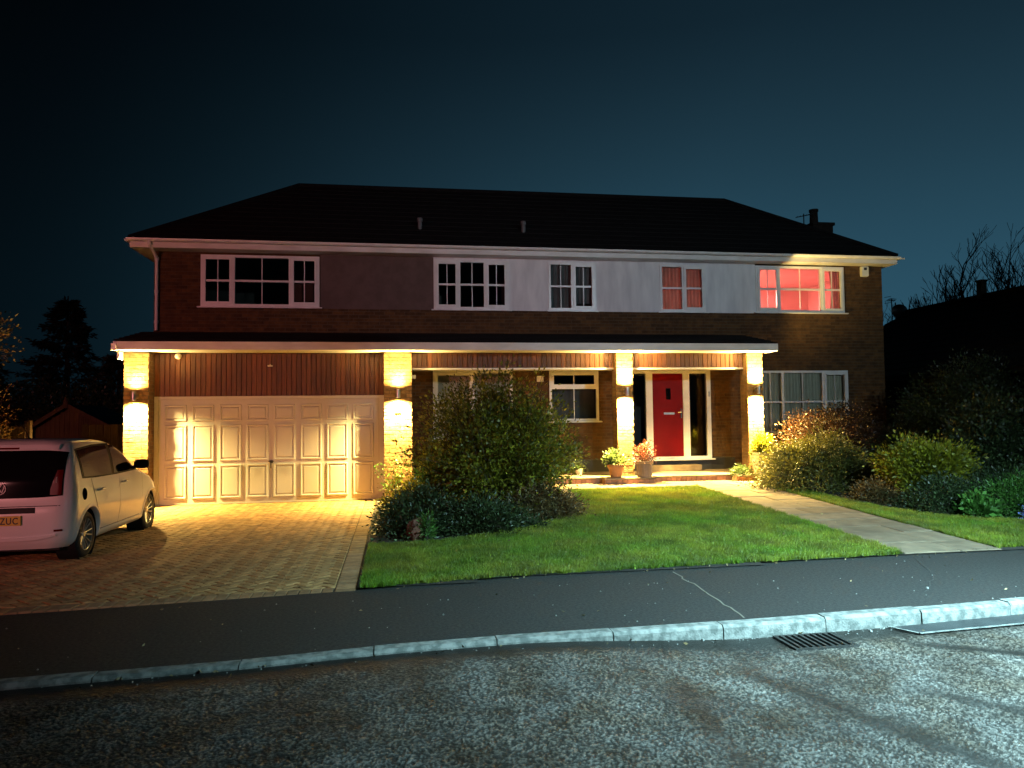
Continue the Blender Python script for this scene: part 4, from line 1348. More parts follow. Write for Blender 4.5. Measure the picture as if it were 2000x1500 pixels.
# curtains -----------------------------------------------------------------
def curtain(x0, x1, z0, z1, y, m, label, pleats=8, amp=0.018, group=None, taper=0.0):
    n_ = pleats * 6
    vs, fs = [], []
    for i in range(n_ + 1):
        u = i / n_
        for k in range(5):
            v = k / 4
            x = lerp(x0, x1, u)
            if taper: x = x0 + (x - x0) * (1 - taper * math.sin(v * math.pi) * .6) if taper > 0 else x1 - (x1 - x) * (1 + taper * math.sin(v * math.pi) * .6)
            yy = y + amp * math.sin(u * pleats * 2 * math.pi + .4 * math.sin(3 * v)) + 0.3 * amp * math.sin(u * 37)
            vs.append((x, yy, lerp(z0, z1, v)))
    for i in range(n_):
        for k in range(4): fs.append((i * 5 + k, i * 5 + 5 + k, i * 5 + 6 + k, i * 5 + 1 + k))
    mb = MB(); mb.add(vs, fs)
    t = thing('curtain', label, 'curtain', (lerp(x0, x1, .5), y, z0), group)
    mb.build('curtain_cloth', m, t, smooth=True)
    mb = MB(); mb.tube([(x0, y, z1 + .012), (x1, y, z1 + .012)], 0.012, 6); mb.build('curtain_rail', M['upvc'], t)
yc = YM + 0.095
curtain(8.64, 9.80, 1.22, 2.70, yc, M['curtain'], 'pale pleated curtain covering the left half of the downstairs window beside the porch', 14)
curtain(9.82, 10.97, 1.22, 2.70, yc, M['curtain'], 'pale pleated curtain covering the right half of the downstairs window beside the porch', 14)
curtain(6.23, 6.78, 4.13, 5.22, yc, M['curtain_pink'], 'drawn pink lit curtain, left half of the small upstairs window above the front door', 6)
curtain(6.80, 7.33, 4.13, 5.22, yc, M['curtain_pink'], 'drawn pink lit curtain, right half of the small upstairs window above the front door', 6)
curtain(8.64, 8.84, 4.14, 5.24, yc, M['curtain_pink'], 'narrow curtain drawn back at the left of the glowing pink window', 3, 0.02, taper=0.5)
curtain(10.62, 10.94, 4.14, 5.24, yc, M['curtain_pink'], 'curtain drawn back at the right of the glowing pink window', 4, 0.02, taper=-0.3)
curtain(3.53, 4.10, 4.13, 5.22, yc, M['curtain_grey'], 'dark grey curtain in the left half of the unlit two-light upstairs window', 6)
curtain(4.12, 4.64, 4.30, 5.22, yc, M['curtain_grey'], 'dark grey curtain in the right half of the unlit two-light upstairs window', 5)
t = thing('roller_blind', 'pale roller blind in the porch window behind the big bush', 'blind', (1.75, yc, 1.25))
mb = MB(); mb.box(0.9, 2.6, yc, yc + .003, 1.25, 2.66); mb.build('blind_sheet', M['curtain'], t)
mb = MB(); mb.tube([(0.9, yc + .02, 2.68), (2.6, yc + .02, 2.68)], 0.022, 8); mb.build('blind_roller', M['upvc'], t)
mb = MB()
for k in range(30):
    x0_ = 3.55 + k * .036
    mb.box(x0_, x0_ + .034, yc + .12, yc + .124, 1.62, 2.30)
t = thing('window_blind', 'grey blue blind hanging behind the kitchen window by the porch', 'blind', (4.1, yc, 1.6))
mb.build('blind_sheet', M['curtain_grey'], t)

# lit room lamps
for (x, y, z, p, lab) in ((8.35, 18.6, 4.85, P_ROOM, 'ceiling lamp with pink shade inside the glowing upstairs room'), (6.75, 18.6, 4.85, P_ROOM * .10, 'small ceiling lamp behind the curtained upstairs window')):
    t = thing('ceiling_lamp', lab, 'lamp', (x, y, z))
    mb = MB(); mb.tube([(x, y, z + .08), (x, y, EAVE - .056)], 0.006, 5); mb.build('flex', M['upvc'], t)
    mb = MB(); mb.lathe([(0.08, z + .09), (0.16, z - .06)], 20, (x, y, 0)); mb.build('lamp_shade', M['curtain'], t, smooth=True)
    ld = bpy.data.lights.new('room_bulb', 'POINT'); ld.energy = p; ld.color = C_ROOM; ld.shadow_soft_size = 0.05
    lo_ = bpy.data.objects.new('room_bulb', ld); COL.objects.link(lo_); lo_.parent = t; lo_.location = (0, 0, -.04)

# ------------------------------------------------------------------ street lamps and one added fill lamp (behind the camera's edges; they light the road and the facade)
def street_lamp(x, y, h, aim, power, colr, size, blend, lensm, label, armd):
    t = thing('street_lamp', label, 'street lamp', (x, y, 0), 'street lamps')
    mb = MB(); mb.tube([(x, y, -.2), (x, y, 1.2), (x, y, 1.25), (x, y, h)], [.09, .09, .06, .045], 12); mb.build('pole', M['lamp_grey'], t)
    ax, ay = x + armd[0], y + armd[1]
    mb = MB(); mb.tube([(x, y, h - .05), (lerp(x, ax, .4), lerp(y, ay, .4), h + .12), (ax, ay, h + .15)], 0.03, 8); mb.build('arm', M['lamp_grey'], t)
    mb = MB(); mb.bevbox(ax - .16, ax + .16, ay - .28, ay + .28, h + .10, h + .22, 0.03); mb.build('lamp_head', M['lamp_grey'], t)
    mb = MB(); mb.quad((ax - .12, ay - .22, h + .097), (ax - .12, ay + .22, h + .097), (ax + .12, ay + .22, h + .097), (ax + .12, ay - .22, h + .097)); mb.build('lens', lensm, t)
    ld = bpy.data.lights.new('street_light', 'SPOT'); ld.energy = power; ld.color = colr; ld.spot_size = rad(size); ld.spot_blend = blend; ld.shadow_soft_size = 0.10
    lo_ = bpy.data.objects.new('street_light', ld); COL.objects.link(lo_)
    lo_.parent = t
    p = Vector((ax, ay, h + .06))
    lo_.location = p - Vector((x, y, 0))
    d = (Vector(aim) - p).normalized()
    lo_.rotation_euler = d.to_track_quat('-Z', 'Y').to_euler()
street_lamp(-14.0, -9.0, 4.0, (-4.2, 16.7, 4.0), P_SODIUM, C_SODIUM, 52, 1.0, M['sodium'], 'old orange red sodium street lamp far down the road', (0.8, 1.2))
street_lamp(6.9, 0.4, 5.0, (5.9, 4.0, 0.0), P_LED, C_LED, 106, 1.0, M['led'], 'cool white led street lamp at the near kerb to the right', (-.4, 1.0))
street_lamp(10.4, -6.2, 6.0, (6.5, 16.7, 5.0), P_FILL, C_FILL, 52, 1.0, M['led'], 'cool white fill lamp on a post across the road, added to brighten the facade', (-.4, 1.0))  # added fill, no such lamp known: lifts the white panel and upper wall

# ------------------------------------------------------------------ neighbour's house on the right, dish, bare trees
nb = thing('neighbour_house', 'dark neighbouring bungalow with hipped roof behind the hedge at the right', 'house', (16.6, 16, 0.2))
mb = MB(); mb.box(13.55, 20.0, 9.5, 23.3, 0.1, 2.7); mb.build('wall', M['wall_dark'], nb)
mb = MB()
nx0, nx1, ny0, ny1, nze, nzr = 13.1, 20.4, 9.0, 23.9, 2.62, 4.92
cc = [(nx0, ny0, nze), (nx1, ny0, nze), (nx1, ny1, nze), (nx0, ny1, nze)]
mb.add(cc + [(16.6, 12.3, nzr), (16.6, 21.9, nzr)], [(0, 1, 4), (1, 2, 5, 4), (2, 3, 5), (3, 0, 4, 5), (3, 2, 1, 0)])
nroof = mb.build('roof', M['roof'], nb)
mb = MB(); mb.tube([(16.6, 12.3, nzr + .02), (16.6, 21.9, nzr + .02)], 0.08, 7); mb.build('ridge_tile', M['roof'], nroof)
NV = [Vector(c) for c in cc]; A_, B_ = Vector((16.6, 12.3, nzr)), Vector((16.6, 21.9, nzr))
for k in range(12):
    t0, t1 = k / 12, (k + 1) / 12
    m2 = MB(); up = Vector((0, 0, .028))
    P0, P1, Q0, Q1 = NV[3].lerp(B_, t0), NV[0].lerp(A_, t0), NV[3].lerp(B_, t1), NV[0].lerp(A_, t1)
    m2.add([P0, P1, P1 + up, P0 + up, Q1 + up * .3, Q0 + up * .3], [(0, 1, 2, 3), (3, 2, 4, 5)])
    m2.build('tile_course', M['roof'], nroof)
mb = MB(); mb.box(16.52, 16.70, 18.66, 18.84, 4.6, 5.38); mb.box(16.50, 16.72, 18.64, 18.86, 5.38, 5.42); mb.build('chimney', M['wall_dark'], nroof)
mb = MB(); mb.box(nx0, nx0 + .02, ny0, ny1, 2.5, 2.615); mb.build('fascia_board', M['black_plastic'], nb)
t = thing('satellite_dish', 'dark satellite dish on a pole at the far end of the neighbouring roof', 'satellite dish', (16.5, 22.2, 4.5))
mb = MB(); mb.tube([(16.42, 22.2, 4.2), (16.42, 22.2, 5.3)], 0.022, 6); mb.build('pole', M['dark_metal'], t)
mb = MB()
vs, fs = [], []
for i in range(7):
    rr = i / 6
    for k in range(24):
        a = 2 * math.pi * k / 24
        vs.append((16.55 + rr * .30 * math.cos(a), 22.1 + .08 * rr * rr - .02 * math.sin(a) * rr, 5.02 + rr * .22 * math.sin(a)))
for i in range(6):
    for k in range(24):
        j = (k + 1) % 24; fs.append((i * 24 + k, i * 24 + j, i * 24 + 24 + j, i * 24 + 24 + k))
mb.add(vs, fs); mb.build('dish', M['dark_metal'], t, smooth=True)
mb = MB(); mb.tube([(16.55, 22.15, 4.84), (16.62, 21.85, 4.95), (16.72, 21.8, 5.42)], 0.014, 5); mb.build('feed_arm', M['dark_metal'], t)
aerial(16.36, 22.3, 4.3, 1.15, 'tv aerial on a thin mast behind the satellite dish', 0.62, 0.3)


def branch_tree(name, label, x, y, z0, h, seed, spread=0.9, group=None, m=None, depth=6, trunk_r=0.3, start=0.40):
    t = thing(name, label, 'tree', (x, y, z0), group)
    r = random.Random(seed)
    tr, tw = MB(), MB()
    def grow(p, d, L, rad_, lev):
        n_ = 4
        pts = [p]
        for i in range(n_):
            d = (d + Vector((r.uniform(-.16, .16), r.uniform(-.16, .16), 0.10 if lev else 0.02))).normalized()
            pts.append(pts[-1] + d * L / n_)
        (tr if lev < 1 else tw).tube(pts, [max(.013, lerp(rad_, rad_ * .55, i / n_)) for i in range(n_ + 1)], 7 if lev == 0 else (5 if lev < 3 else 3), cap=False)
        if lev >= depth: return
        nb_ = r.randint(3, 4) if lev < 3 else r.randint(2, 3)
        for k in range(nb_):
            f = r.uniform(0.35, 1.0) if k else 1.0
            q = pts[min(n_, max(1, int(round(f * n_))))]
            a = r.uniform(0, 6.283)
            out = Vector((math.cos(a), math.sin(a), 0)) * spread * r.uniform(.5, 1)
            nd = (d + out).normalized()
            grow(q, nd, L * r.uniform(.58, .78), rad_ * r.uniform(.50, .64), lev + 1)
    grow(Vector((x, y, z0)), Vector((0, 0, 1)), h * start, trunk_r, 0)
    tr.build('trunk', m or M['bark_dark'], t, smooth=True); tw.build('crown', m or M['bark_dark'], t)
    return t
branch_tree('bare_tree', 'bare leafless tree rising behind the neighbouring roof beside its chimney', 33.9, 40, 0, 10.5, 5, 0.66, 'bare trees behind the neighbouring roof')
branch_tree('bare_tree', 'tallest bare leafless tree at the right edge behind the neighbouring roof', 38.0, 41, 0, 12.6, 12, 0.8, 'bare trees behind the neighbouring roof')
branch_tree('bare_tree', 'small bare leafless tree low over the roof near the satellite dish', 32.3, 43, 0, 8.6, 8, 1.0, 'bare trees behind the neighbouring roof')


# ------------------------------------------------------------------ foliage
def shrub(name, label, cat, c, rx, ry, h, nb, nl, lsize, leafm, twigm, group=None, aspect=0.5, droop=0.0, shape='dome', jitter=0.06,
          t0=0.35, rough=0.22, seed=0, pale=0.0, palem=1.9, part='crown', upward=0.0, twig_r=0.006, taper=0.0, spikes=0.0):
    global RNG
    RNG = np.random.default_rng(seed + 100)
    t = thing(name, label, cat, c, group)
    c = np.array(c, float)
    u = RNG.normal(size=(nb, 3)); u /= np.linalg.norm(u, axis=1, keepdims=True)
    if shape == 'dome': u[:, 2] = np.abs(u[:, 2]) * 1.0
    lump = 1 + rough * (np.sin(u[:, 0] * 5 + seed) * np.sin(u[:, 1] * 4 + 2 * seed) + 0.8 * RNG.normal(size=nb) * .6)
    rad_ = np.clip(lump, .55, 1.35) * RNG.uniform(.72, 1.0, nb) ** .5
    if shape == 'dome':
        T = c + np.stack([u[:, 0] * rx * rad_, u[:, 1] * ry * rad_, np.abs(u[:, 2]) * h * rad_ + 0.04 * h], 1)
    else:                                            # 'ball': body floats above the ground
        T = c + np.stack([u[:, 0] * rx * rad_, u[:, 1] * ry * rad_, h * .54 + u[:, 2] * h * .46 * rad_], 1)
    if taper:
        zz_ = np.clip((T[:, 2] - c[2]) / h, 0, 1.2)
        k_ = 1 - taper * np.clip(zz_ - .45, 0, 1) ** 1.3 * 1.6
        T[:, 0] = c[0] + (T[:, 0] - c[0]) * k_; T[:, 1] = c[1] + (T[:, 1] - c[1]) * k_
    if spikes:
        sp = RNG.random(nb) < spikes
        T[sp] = c + np.array([0, 0, h * .3]) + (T[sp] - c - np.array([0, 0, h * .3])) * RNG.uniform(1.08, 1.28, sp.sum())[:, None]
    B = c + np.stack([RNG.normal(0, .10 * rx, nb), RNG.normal(0, .10 * ry, nb), np.zeros(nb)], 1)
    C1 = B * .55 + T * .45 + np.stack([RNG.normal(0, .08, nb) * rx, RNG.normal(0, .08, nb) * ry, np.full(nb, h * (.18 + droop * .5))], 1)
    E_ = T + np.stack([np.zeros(nb), np.zeros(nb), np.full(nb, -droop * h * .35 + upward * h)], 1)
    tw = MB()
    for i in range(0, nb, 2 if nb < 900 else 3):
        pts = [(1 - q) ** 2 * B[i] + 2 * q * (1 - q) * C1[i] + q * q * E_[i] for q in (0, .3, .6, .85, 1)]
        tw.tube(pts, [twig_r * 1.6, twig_r * 1.2, twig_r, twig_r * .6, twig_r * .3], 3, cap=False)
    tw.build('stem', twigm, t)
    q = np.sqrt(RNG.uniform(t0 ** 2, 1.04, (nb, nl)))[..., None]
    P = (1 - q) ** 2 * B[:, None] + 2 * q * (1 - q) * C1[:, None] + q * q * E_[:, None]
    Dn = 2 * (1 - q) * (C1 - B)[:, None] + 2 * q * (E_ - C1)[:, None]
    Dn = Dn / (np.linalg.norm(Dn, axis=2, keepdims=True) + 1e-9)
    off = RNG.normal(size=P.shape)
    P = P + off * jitter * (0.4 + q)
    D = Dn * .7 + off * .8 + np.array([0, 0, .25])
    P = P.reshape(-1, 3); D = D.reshape(-1, 3)
    ground_ = np.array(gz(P[:, 0], P[:, 1])) if c[1] < 16 else np.zeros(len(P))
    P[:, 2] = np.maximum(P[:, 2], ground_ + .012)
    size = lsize * RNG.uniform(.6, 1.35, len(P))
    bt = np.repeat(RNG.uniform(.7, 1.25, nb), nl)
    tint = np.clip(RNG.normal(1, .28, len(P)) * bt, .3, 2.2)
    if pale: tint[RNG.random(len(P)) < pale] *= palem
    np_mesh(part, leaves(P, D, size, aspect), 4, tint, leafm, t)
    return t


shrub('large_shrub', 'big rounded evergreen shrub on the lawn in front of the porch wall', 'shrub', (1.62, 12.1, 0.06), 1.27, 1.12, 2.22, 420, 105, 0.060, M['leaf'], M['bark'],
      aspect=.55, rough=.36, jitter=.07, seed=3, pale=.05, palem=2.6, t0=.42, shape='ball', taper=.48, spikes=.14, twig_r=.008)
LOW = 'low spreading shrubs in the bed beside the drive'
shrub('spreading_shrub', 'low spreading shrub overhanging the edge of the paved drive', 'shrub', (0.36, 11.2, 0.01), .62, 1.0, .55, 260, 70, .055, M['leaf_dark'], M['bark'], LOW, aspect=.4, droop=.35, seed=5, pale=.05, palem=2.5)
shrub('spreading_shrub', 'low dark green ground covering shrub at the front foot of the big shrub', 'shrub', (1.15, 10.75, 0.02), .85, .62, .42, 260, 70, .05, M['leaf_dark'], M['bark'], LOW, aspect=.4, droop=.3, seed=6, pale=.05, palem=2.2)
shrub('spreading_shrub', 'low brownish shrub to the right under the big shrub by the lawn', 'shrub', (2.25, 11.55, 0.05), .75, .75, .55, 220, 70, .05, M['leaf_brown'], M['bark'], LOW, aspect=.45, droop=.3, seed=7)
shrub('spreading_shrub', 'low leafy shrub between the wide pillar and the big shrub', 'shrub', (0.55, 13.1, 0.03), .8, .9, .62, 240, 70, .055, M['leaf'], M['bark'], LOW, aspect=.45, droop=.25, seed=8, pale=.04, palem=2.5)
shrub('tall_grass_tuft', 'upright tuft of strap leaves at the front of the low shrubs', 'plant', (0.42, 10.25, 0.01), .10, .08, .34, 30, 14, .10, M['leaf_bright'], M['bark'], aspect=.12, seed=9, t0=.1, jitter=.015, part='leaves')
shrub('bright_shrub', 'bright green young shoots at the lower left of the big shrub', 'shrub', (0.72, 12.35, 0.5), .32, .3, .55, 60, 50, .06, M['leaf_bright'], M['bark'], aspect=.5, seed=10)
# red brown stump / stone in the low shrubs
t = thing('garden_stone', 'reddish brown stone half hidden among the low shrubs by the drive', 'stone', (0.32, 10.28, 0.0))
bm = bmesh.new(); bmesh.ops.create_icosphere(bm, subdivisions=3, radius=.14)
for v in bm.verts: v.co *= 1 + .12 * math.sin(v.co.x * 40) * math.sin(v.co.y * 33 + 1) ; v.co.z *= 1.25
me = bpy.data.meshes.new('stone_body'); bm.to_mesh(me); bm.free(); me.materials.append(mat('red_brown_stone', (0.20, .085, .05), .9, (.12, .06, .04), 9, .6, 30))
link_mesh('stone_body', me, t, (0.30, 10.36, .14))

# climbing rose on the wide pillar
t = thing('climbing_plant', 'thin climbing rose with bright leaves up the wide pillar beside the garage', 'plant', (-0.12, 15.1, 0.0))
tw = MB(); LP, LD = [], []
rr = random.Random(4)
for k in range(9):
    x0, x1, zt = rr.uniform(-.25, .15), rr.uniform(-.42, .28), rr.uniform(.5, 1.22)
    pts = []
    for i in range(7):
        v = i / 6
        pts.append((lerp(x0, x1, v) + .04 * math.sin(v * 5 + k), 15.12 + .09 * math.sin(k * 2 + v * 3), zt * v))
    tw.tube(pts, [.008, .007, .006, .005, .004, .003, .002], 4, cap=False)
    for i in range(26):
        v = rr.uniform(.3, 1) * 6; a = min(5, int(v)); f = v - a
        LP.append([lerp(pts[a][q], pts[a + 1][q], f) + rr.uniform(-.05, .05) for q in range(3)]); LD.append([rr.uniform(-1, 1), rr.uniform(-1, .4), rr.uniform(-.4, .8)])
tw.build('stem', M['bark'], t)
LP, LD = np.array(LP), np.array(LD)
np_mesh('leaves', leaves(LP, LD, RNG.uniform(.035, .075, len(LP)), .6), 4, RNG.uniform(.7, 1.5, len(LP)), M['leaf_bright'], t)

# right hand planting
RB = 'shrubs of the right hand bed'
shrub('arching_shrub', 'arching straw green shrub spilling over the lawn right of the white planter', 'shrub', (8.25, 13.55, .2), 1.25, 1.0, 1.08, 620, 72, .05, M['leaf_straw'], M['bark'], RB, aspect=.42, droop=.55, seed=20, pale=.05, palem=1.8, jitter=.045)
shrub('red_shrub', 'red tipped rounded shrub under the right downstairs window', 'shrub', (9.35, 14.75, .22), 1.15, .8, 1.62, 480, 70, .05, M['leaf_red'], M['bark'], RB, aspect=.5, rough=.12, seed=21, shape='ball')
shrub('dark_shrub', 'dark twiggy shrub in the shade at the corner of the house', 'shrub', (10.6, 14.3, .2), 1.2, .9, 1.15, 420, 50, .05, M['leaf_dark'], M['bark'], RB, aspect=.45, droop=.5, seed=22)
shrub('golden_shrub', 'golden yellow green shrub standing out against the dark bed', 'shrub', (8.95, 11.5, .35), .78, .55, .80, 300, 70, .062, M['leaf_gold'], M['bark'], RB, aspect=.55, seed=23, shape='ball', rough=.2)
shrub('low_shrub', 'low dark mounded shrub under the golden shrub', 'shrub', (8.75, 10.75, .05), .75, .5, .52, 300, 60, .045, M['leaf_dark'], M['bark'], RB, aspect=.45, droop=.3, seed=24, pale=.05)
shrub('low_shrub', 'small brownish shrub at the lawn edge left of the golden shrub', 'shrub', (8.2, 11.75, .1), .45, .45, .36, 160, 50, .045, M['leaf_brown'], M['bark'], RB, aspect=.45, droop=.3, seed=25)
shrub('bright_plant', 'small bright green broad leaved plant at the front of the right bed', 'plant', (8.72, 10.12, .06), .22, .18, .32, 50, 26, .085, M['leaf_bright'], M['bark'], RB, aspect=.6, seed=26, part='leaves', jitter=.03)
shrub('low_shrub', 'feathery green low shrub at the right edge of the bed', 'shrub', (9.5, 10.1, .06), .62, .45, .55, 300, 60, .06, M['leaf_bright'], M['bark'], RB, aspect=.2, droop=.2, seed=27)
shrub('low_shrub', 'dark green low shrub between the bright plant and the tall dark shrub', 'shrub', (9.9, 10.9, .06), .8, .5, .7, 300, 60, .05, M['leaf_dark'], M['bark'], RB, aspect=.4, droop=.3, seed=28)
shrub('bluebell_clump', 'clump of blue flowers at the right edge in front of the shrubs', 'plant', (9.35, 9.72, .05), .20, .12, .28, 36, 14, .03, M['blue_flower'], M['leaf_bright'], RB, aspect=.7, seed=29, t0=.75, jitter=.02, part='flowers', twig_r=.004)
shrub('tall_shrub', 'tall dark glossy shrub at the right edge behind the golden shrub', 'shrub', (10.75, 11.9, .1), .95, .75, 1.85, 520, 80, .055, M['leaf_dark'], M['bark'], RB, aspect=.6, seed=30, shape='ball', pale=.08, palem=2.4, rough=.2)
shrub('garden_hedge', 'large dark hedge at the right in front of the neighbouring house', 'hedge', (12.9, 14.6, .15), 1.9, .9, 2.72, 900, 70, .055, M['leaf_dark'], M['bark'], aspect=.5, seed=31, shape='ball', pale=.06, palem=2.2, rough=.14)
shrub('low_shrub', 'thin leafy shrub in the gap between house corner and hedge', 'shrub', (11.2, 14.9, .2), .5, .4, 1.5, 120, 50, .05, M['leaf_dark'], M['bark'], RB, aspect=.5, seed=32)

# ------------------------------------------------------------------ pots on the porch step
PG = 'plant pots on the porch step'
def pot_round(name, label, x, y, z, prof, m, group=PG):
    t = thing(name, label, 'plant pot', (x, y, z), group)
    mb = MB(); mb.lathe([(0.0, z + .001)] + [(r, z + q) for r, q in prof], 28, (x, y, 0)); mb.build('pot_body', m, t, smooth=True, auto=40)
    r_in, z_in = prof[-1][0] , prof[-1][1]
    mb = MB(); mb.lathe([(0.0, z + z_in), (r_in, z + z_in)], 28, (x, y, 0)); mb.build('potting_soil', M['soil'], t)
    return t
pot_round('plant_pot', 'terracotta pot with wide rim left of the right hand porch pillars, holding white variegated plant', 4.55, 15.02, SZ, [(.11, 0), (.155, .20), (.165, .22), (.175, .22), (.175, .27), (.15, .27), (.145, .24)], M['terracotta'])
bpy.data.objects['plant_pot']['label'] = 'terracotta flower pot on the platform left of the door'
shrub('variegated_plant', 'white and green variegated plant growing in the terracotta pot', 'plant', (4.55, 15.02, SZ + .24), .24, .2, .42, 26, 16, .07, M['leaf_pale'], M['leaf_bright'], aspect=.6, seed=40, part='leaves', jitter=.03, twig_r=.004)
pot_round('plant_pot', 'ribbed grey flower pot on the platform in front of the pillar', 5.17, 15.02, SZ, [(.145, 0), (.155, .10), (.17, .28), (.19, .30), (.195, .335), (.17, .335), (.16, .30)], M['grey_pot'])
for k in range(20):
    a = 2 * math.pi * k / 20
    mb = MB(); mb.tube([(5.17 + .147 * math.cos(a), 15.02 + .147 * math.sin(a), SZ + .02), (5.17 + .170 * math.cos(a), 15.02 + .170 * math.sin(a), SZ + .275)], .008, 5); mb.build('rib', M['grey_pot'], bpy.data.objects['plant_pot.001'])
shrub('pink_plant', 'pink red feathery plant growing in the grey pot beside the door', 'plant', (5.17, 15.02, SZ + .31), .24, .2, .40, 46, 26, .05, M['leaf_pink'], M['leaf_bright'], aspect=.35, seed=41, part='flowers', jitter=.025, twig_r=.004)
t = thing('tall_planter', 'tall square tapered white planter in front of the right hand pillar', 'planter', (7.85, 15.02, SZ), PG)
mb = MB()
def sq(r, z): return [(7.85 - r, 15.02 - r, SZ + z), (7.85 + r, 15.02 - r, SZ + z), (7.85 + r, 15.02 + r, SZ + z), (7.85 - r, 15.02 + r, SZ + z)]
rings = [sq(.145, 0), sq(.195, .41), sq(.215, .42), sq(.215, .465), sq(.185, .465), sq(.18, .43)]
vs = [p for r in rings for p in r]; fs = [(3, 2, 1, 0)]
for q in range(5):
    for i in range(4): j = (i + 1) % 4; fs.append((q * 4 + i, q * 4 + j, q * 4 + 4 + j, q * 4 + 4 + i))
mb.add(vs, fs); mb.build('pot_body', M['white_pot'], t)
mb = MB(); r_ = sq(.182, .44); mb.add(r_, [(0, 1, 2, 3)]); mb.build('potting_soil', M['soil'], t)
shrub('leafy_pot_plant', 'round lime green plant growing in the tall white planter', 'plant', (7.83, 15.02, SZ + .43), .20, .18, .36, 60, 26, .06, M['leaf_gold'], M['leaf_bright'], aspect=.7, seed=42, part='leaves', jitter=.03, twig_r=.004)
shrub('cushion_plant', 'small round pale flowering plant on the step left of the white planter', 'plant', (7.32, 15.03, SZ), .22, .18, .20, 70, 22, .04, M['leaf_pale'], M['leaf_bright'], aspect=.4, seed=43, part='flowers', jitter=.02, droop=.3, twig_r=.003)
pot_round('plant_pot', 'dark green glazed pot in the porch corner behind the big shrub', .80, 15.75, SZ, [(.13, 0), (.19, .12), (.20, .22), (.17, .29), (.185, .32), (.16, .32), (.15, .28)], M['green_pot'])
shrub('porch_plant', 'small green plant in the glazed pot in the porch corner', 'plant', (.80, 15.75, SZ + .29), .2, .18, .3, 40, 22, .06, M['leaf'], M['leaf_bright'], aspect=.6, seed=44, part='leaves', twig_r=.004)
pot_round('plant_pot', 'little white pot on the porch floor just right of the big shrub', 3.98, 15.9, SZ, [(.06, 0), (.085, .12), (.09, .14), (.075, .14)], M['white_pot'])
shrub('porch_plant', 'tiny pale plant in the little white pot right of the big shrub', 'plant', (3.98, 15.9, SZ + .13), .09, .08, .12, 22, 12, .04, M['leaf_pale'], M['leaf_bright'], aspect=.6, seed=45, part='leaves', twig_r=.003)

# ------------------------------------------------------------------ left side: fence, shed, trees
t = thing('timber_fence', 'upright board timber fence behind the white car at the left', 'fence', (-8.2, 14.5, 0))
x = -10.4
k = 0
while x < -6.55:
    mb = MB(); h_ = 1.62 + random.uniform(-.02, .02); mb.bevbox(x, x + .118, 14.5 + .012 * (k % 2), 14.52 + .012 * (k % 2), 0, h_, .004); mb.build('board', M['fence_wood'], t)
    x += .125; k += 1
for xx in (-10.4, -8.5, -6.56):
    mb = MB(); mb.bevbox(xx, xx + .09, 14.535, 14.63, 0, 1.72, .006); mb.build('fence_post', M['fence_wood'], t)
mb = MB(); mb.box(-10.4, -6.5, 14.536, 14.57, .35, .44); mb.box(-10.4, -6.5, 14.536, 14.57, 1.2, 1.29); mb.build('rail', M['fence_wood'], t)

t = thing('garden_shed', 'small timber shed with pale barge boards on its gable beside the house', 'shed', (-7.95, 20, 0))
sx0, sx1, sz_e, sz_r, xr = -8.85, -7.0, 1.55, 2.08, -8.02
k = 0; x = sx0 + .08
while x < sx1 - .08:
    xm = x + .055
    top = lerp(sz_e, sz_r, (xm - sx0) / (xr - sx0)) if xm < xr else lerp(sz_r, sz_e, (xm - xr) / (sx1 - xr))
    mb = MB(); mb.bevbox(x, x + .105, 20.0, 20.02, 0, top - .04, .004); mb.build('board', M['shed_wood'], t)
    x += .11
mb = MB(); mb.box(sx0 + .08, sx1 - .08, 20.021, 22.2, 0, sz_e - .02); mb.build('wall', M['timber_back'], t)
mb = MB()
mb.add([(sx0 - .05, 19.85, sz_e - .03), (xr, 19.85, sz_r + .03), (sx1 + .05, 19.85, sz_e - .03), (sx0 - .05, 22.3, sz_e - .03), (xr, 22.3, sz_r + .03), (sx1 + .05, 22.3, sz_e - .03),
        (sx0 - .05, 19.85, sz_e - .06), (xr, 19.85, sz_r), (sx1 + .05, 19.85, sz_e - .06), (sx0 - .05, 22.3, sz_e - .06), (xr, 22.3, sz_r), (sx1 + .05, 22.3, sz_e - .06)],
       [(0, 1, 4, 3), (1, 2, 5, 4), (6, 9, 10, 7), (7, 10, 11, 8), (0, 6, 7, 1), (1, 7, 8, 2), (3, 4, 10, 9), (4, 5, 11, 10), (0, 3, 9, 6), (2, 8, 11, 5)])
mb.build('roof', M['roof'], t)
for (xa, za, xb, zb) in ((sx0 - .08, sz_e - .07, xr, sz_r), (xr, sz_r, sx1 + .08, sz_e - .07)):
    mb = MB()
    mb.add([(xa, 19.81, za - .04), (xb, 19.81, zb - .04), (xb, 19.81, zb + .07), (xa, 19.81, za + .07), (xa, 19.845, za - .04), (xb, 19.845, zb - .04), (xb, 19.845, zb + .07), (xa, 19.845, za + .07)],
           [(0, 1, 2, 3), (7, 6, 5, 4), (0, 4, 5, 1), (3, 2, 6, 7), (0, 3, 7, 4), (1, 5, 6, 2)])
    mb.build('barge_board', M['shed_wood'], t)
mb = MB(); mb.add([(xr - .06, 19.79, sz_r - .06), (xr + .06, 19.79, sz_r - .06), (xr + .05, 19.79, sz_r + .1), (xr, 19.79, sz_r + .22), (xr - .05, 19.79, sz_r + .1),
                   (xr - .06, 19.809, sz_r - .06), (xr + .06, 19.809, sz_r - .06), (xr + .05, 19.809, sz_r + .1), (xr, 19.809, sz_r + .22), (xr - .05, 19.809, sz_r + .1)],
                  [(0, 1, 2, 3, 4), (9, 8, 7, 6, 5), (0, 5, 6, 1), (1, 6, 7, 2), (2, 7, 8, 3), (3, 8, 9, 4), (4, 9, 5, 0)])
mb.build('finial', M['shed_wood'], t)

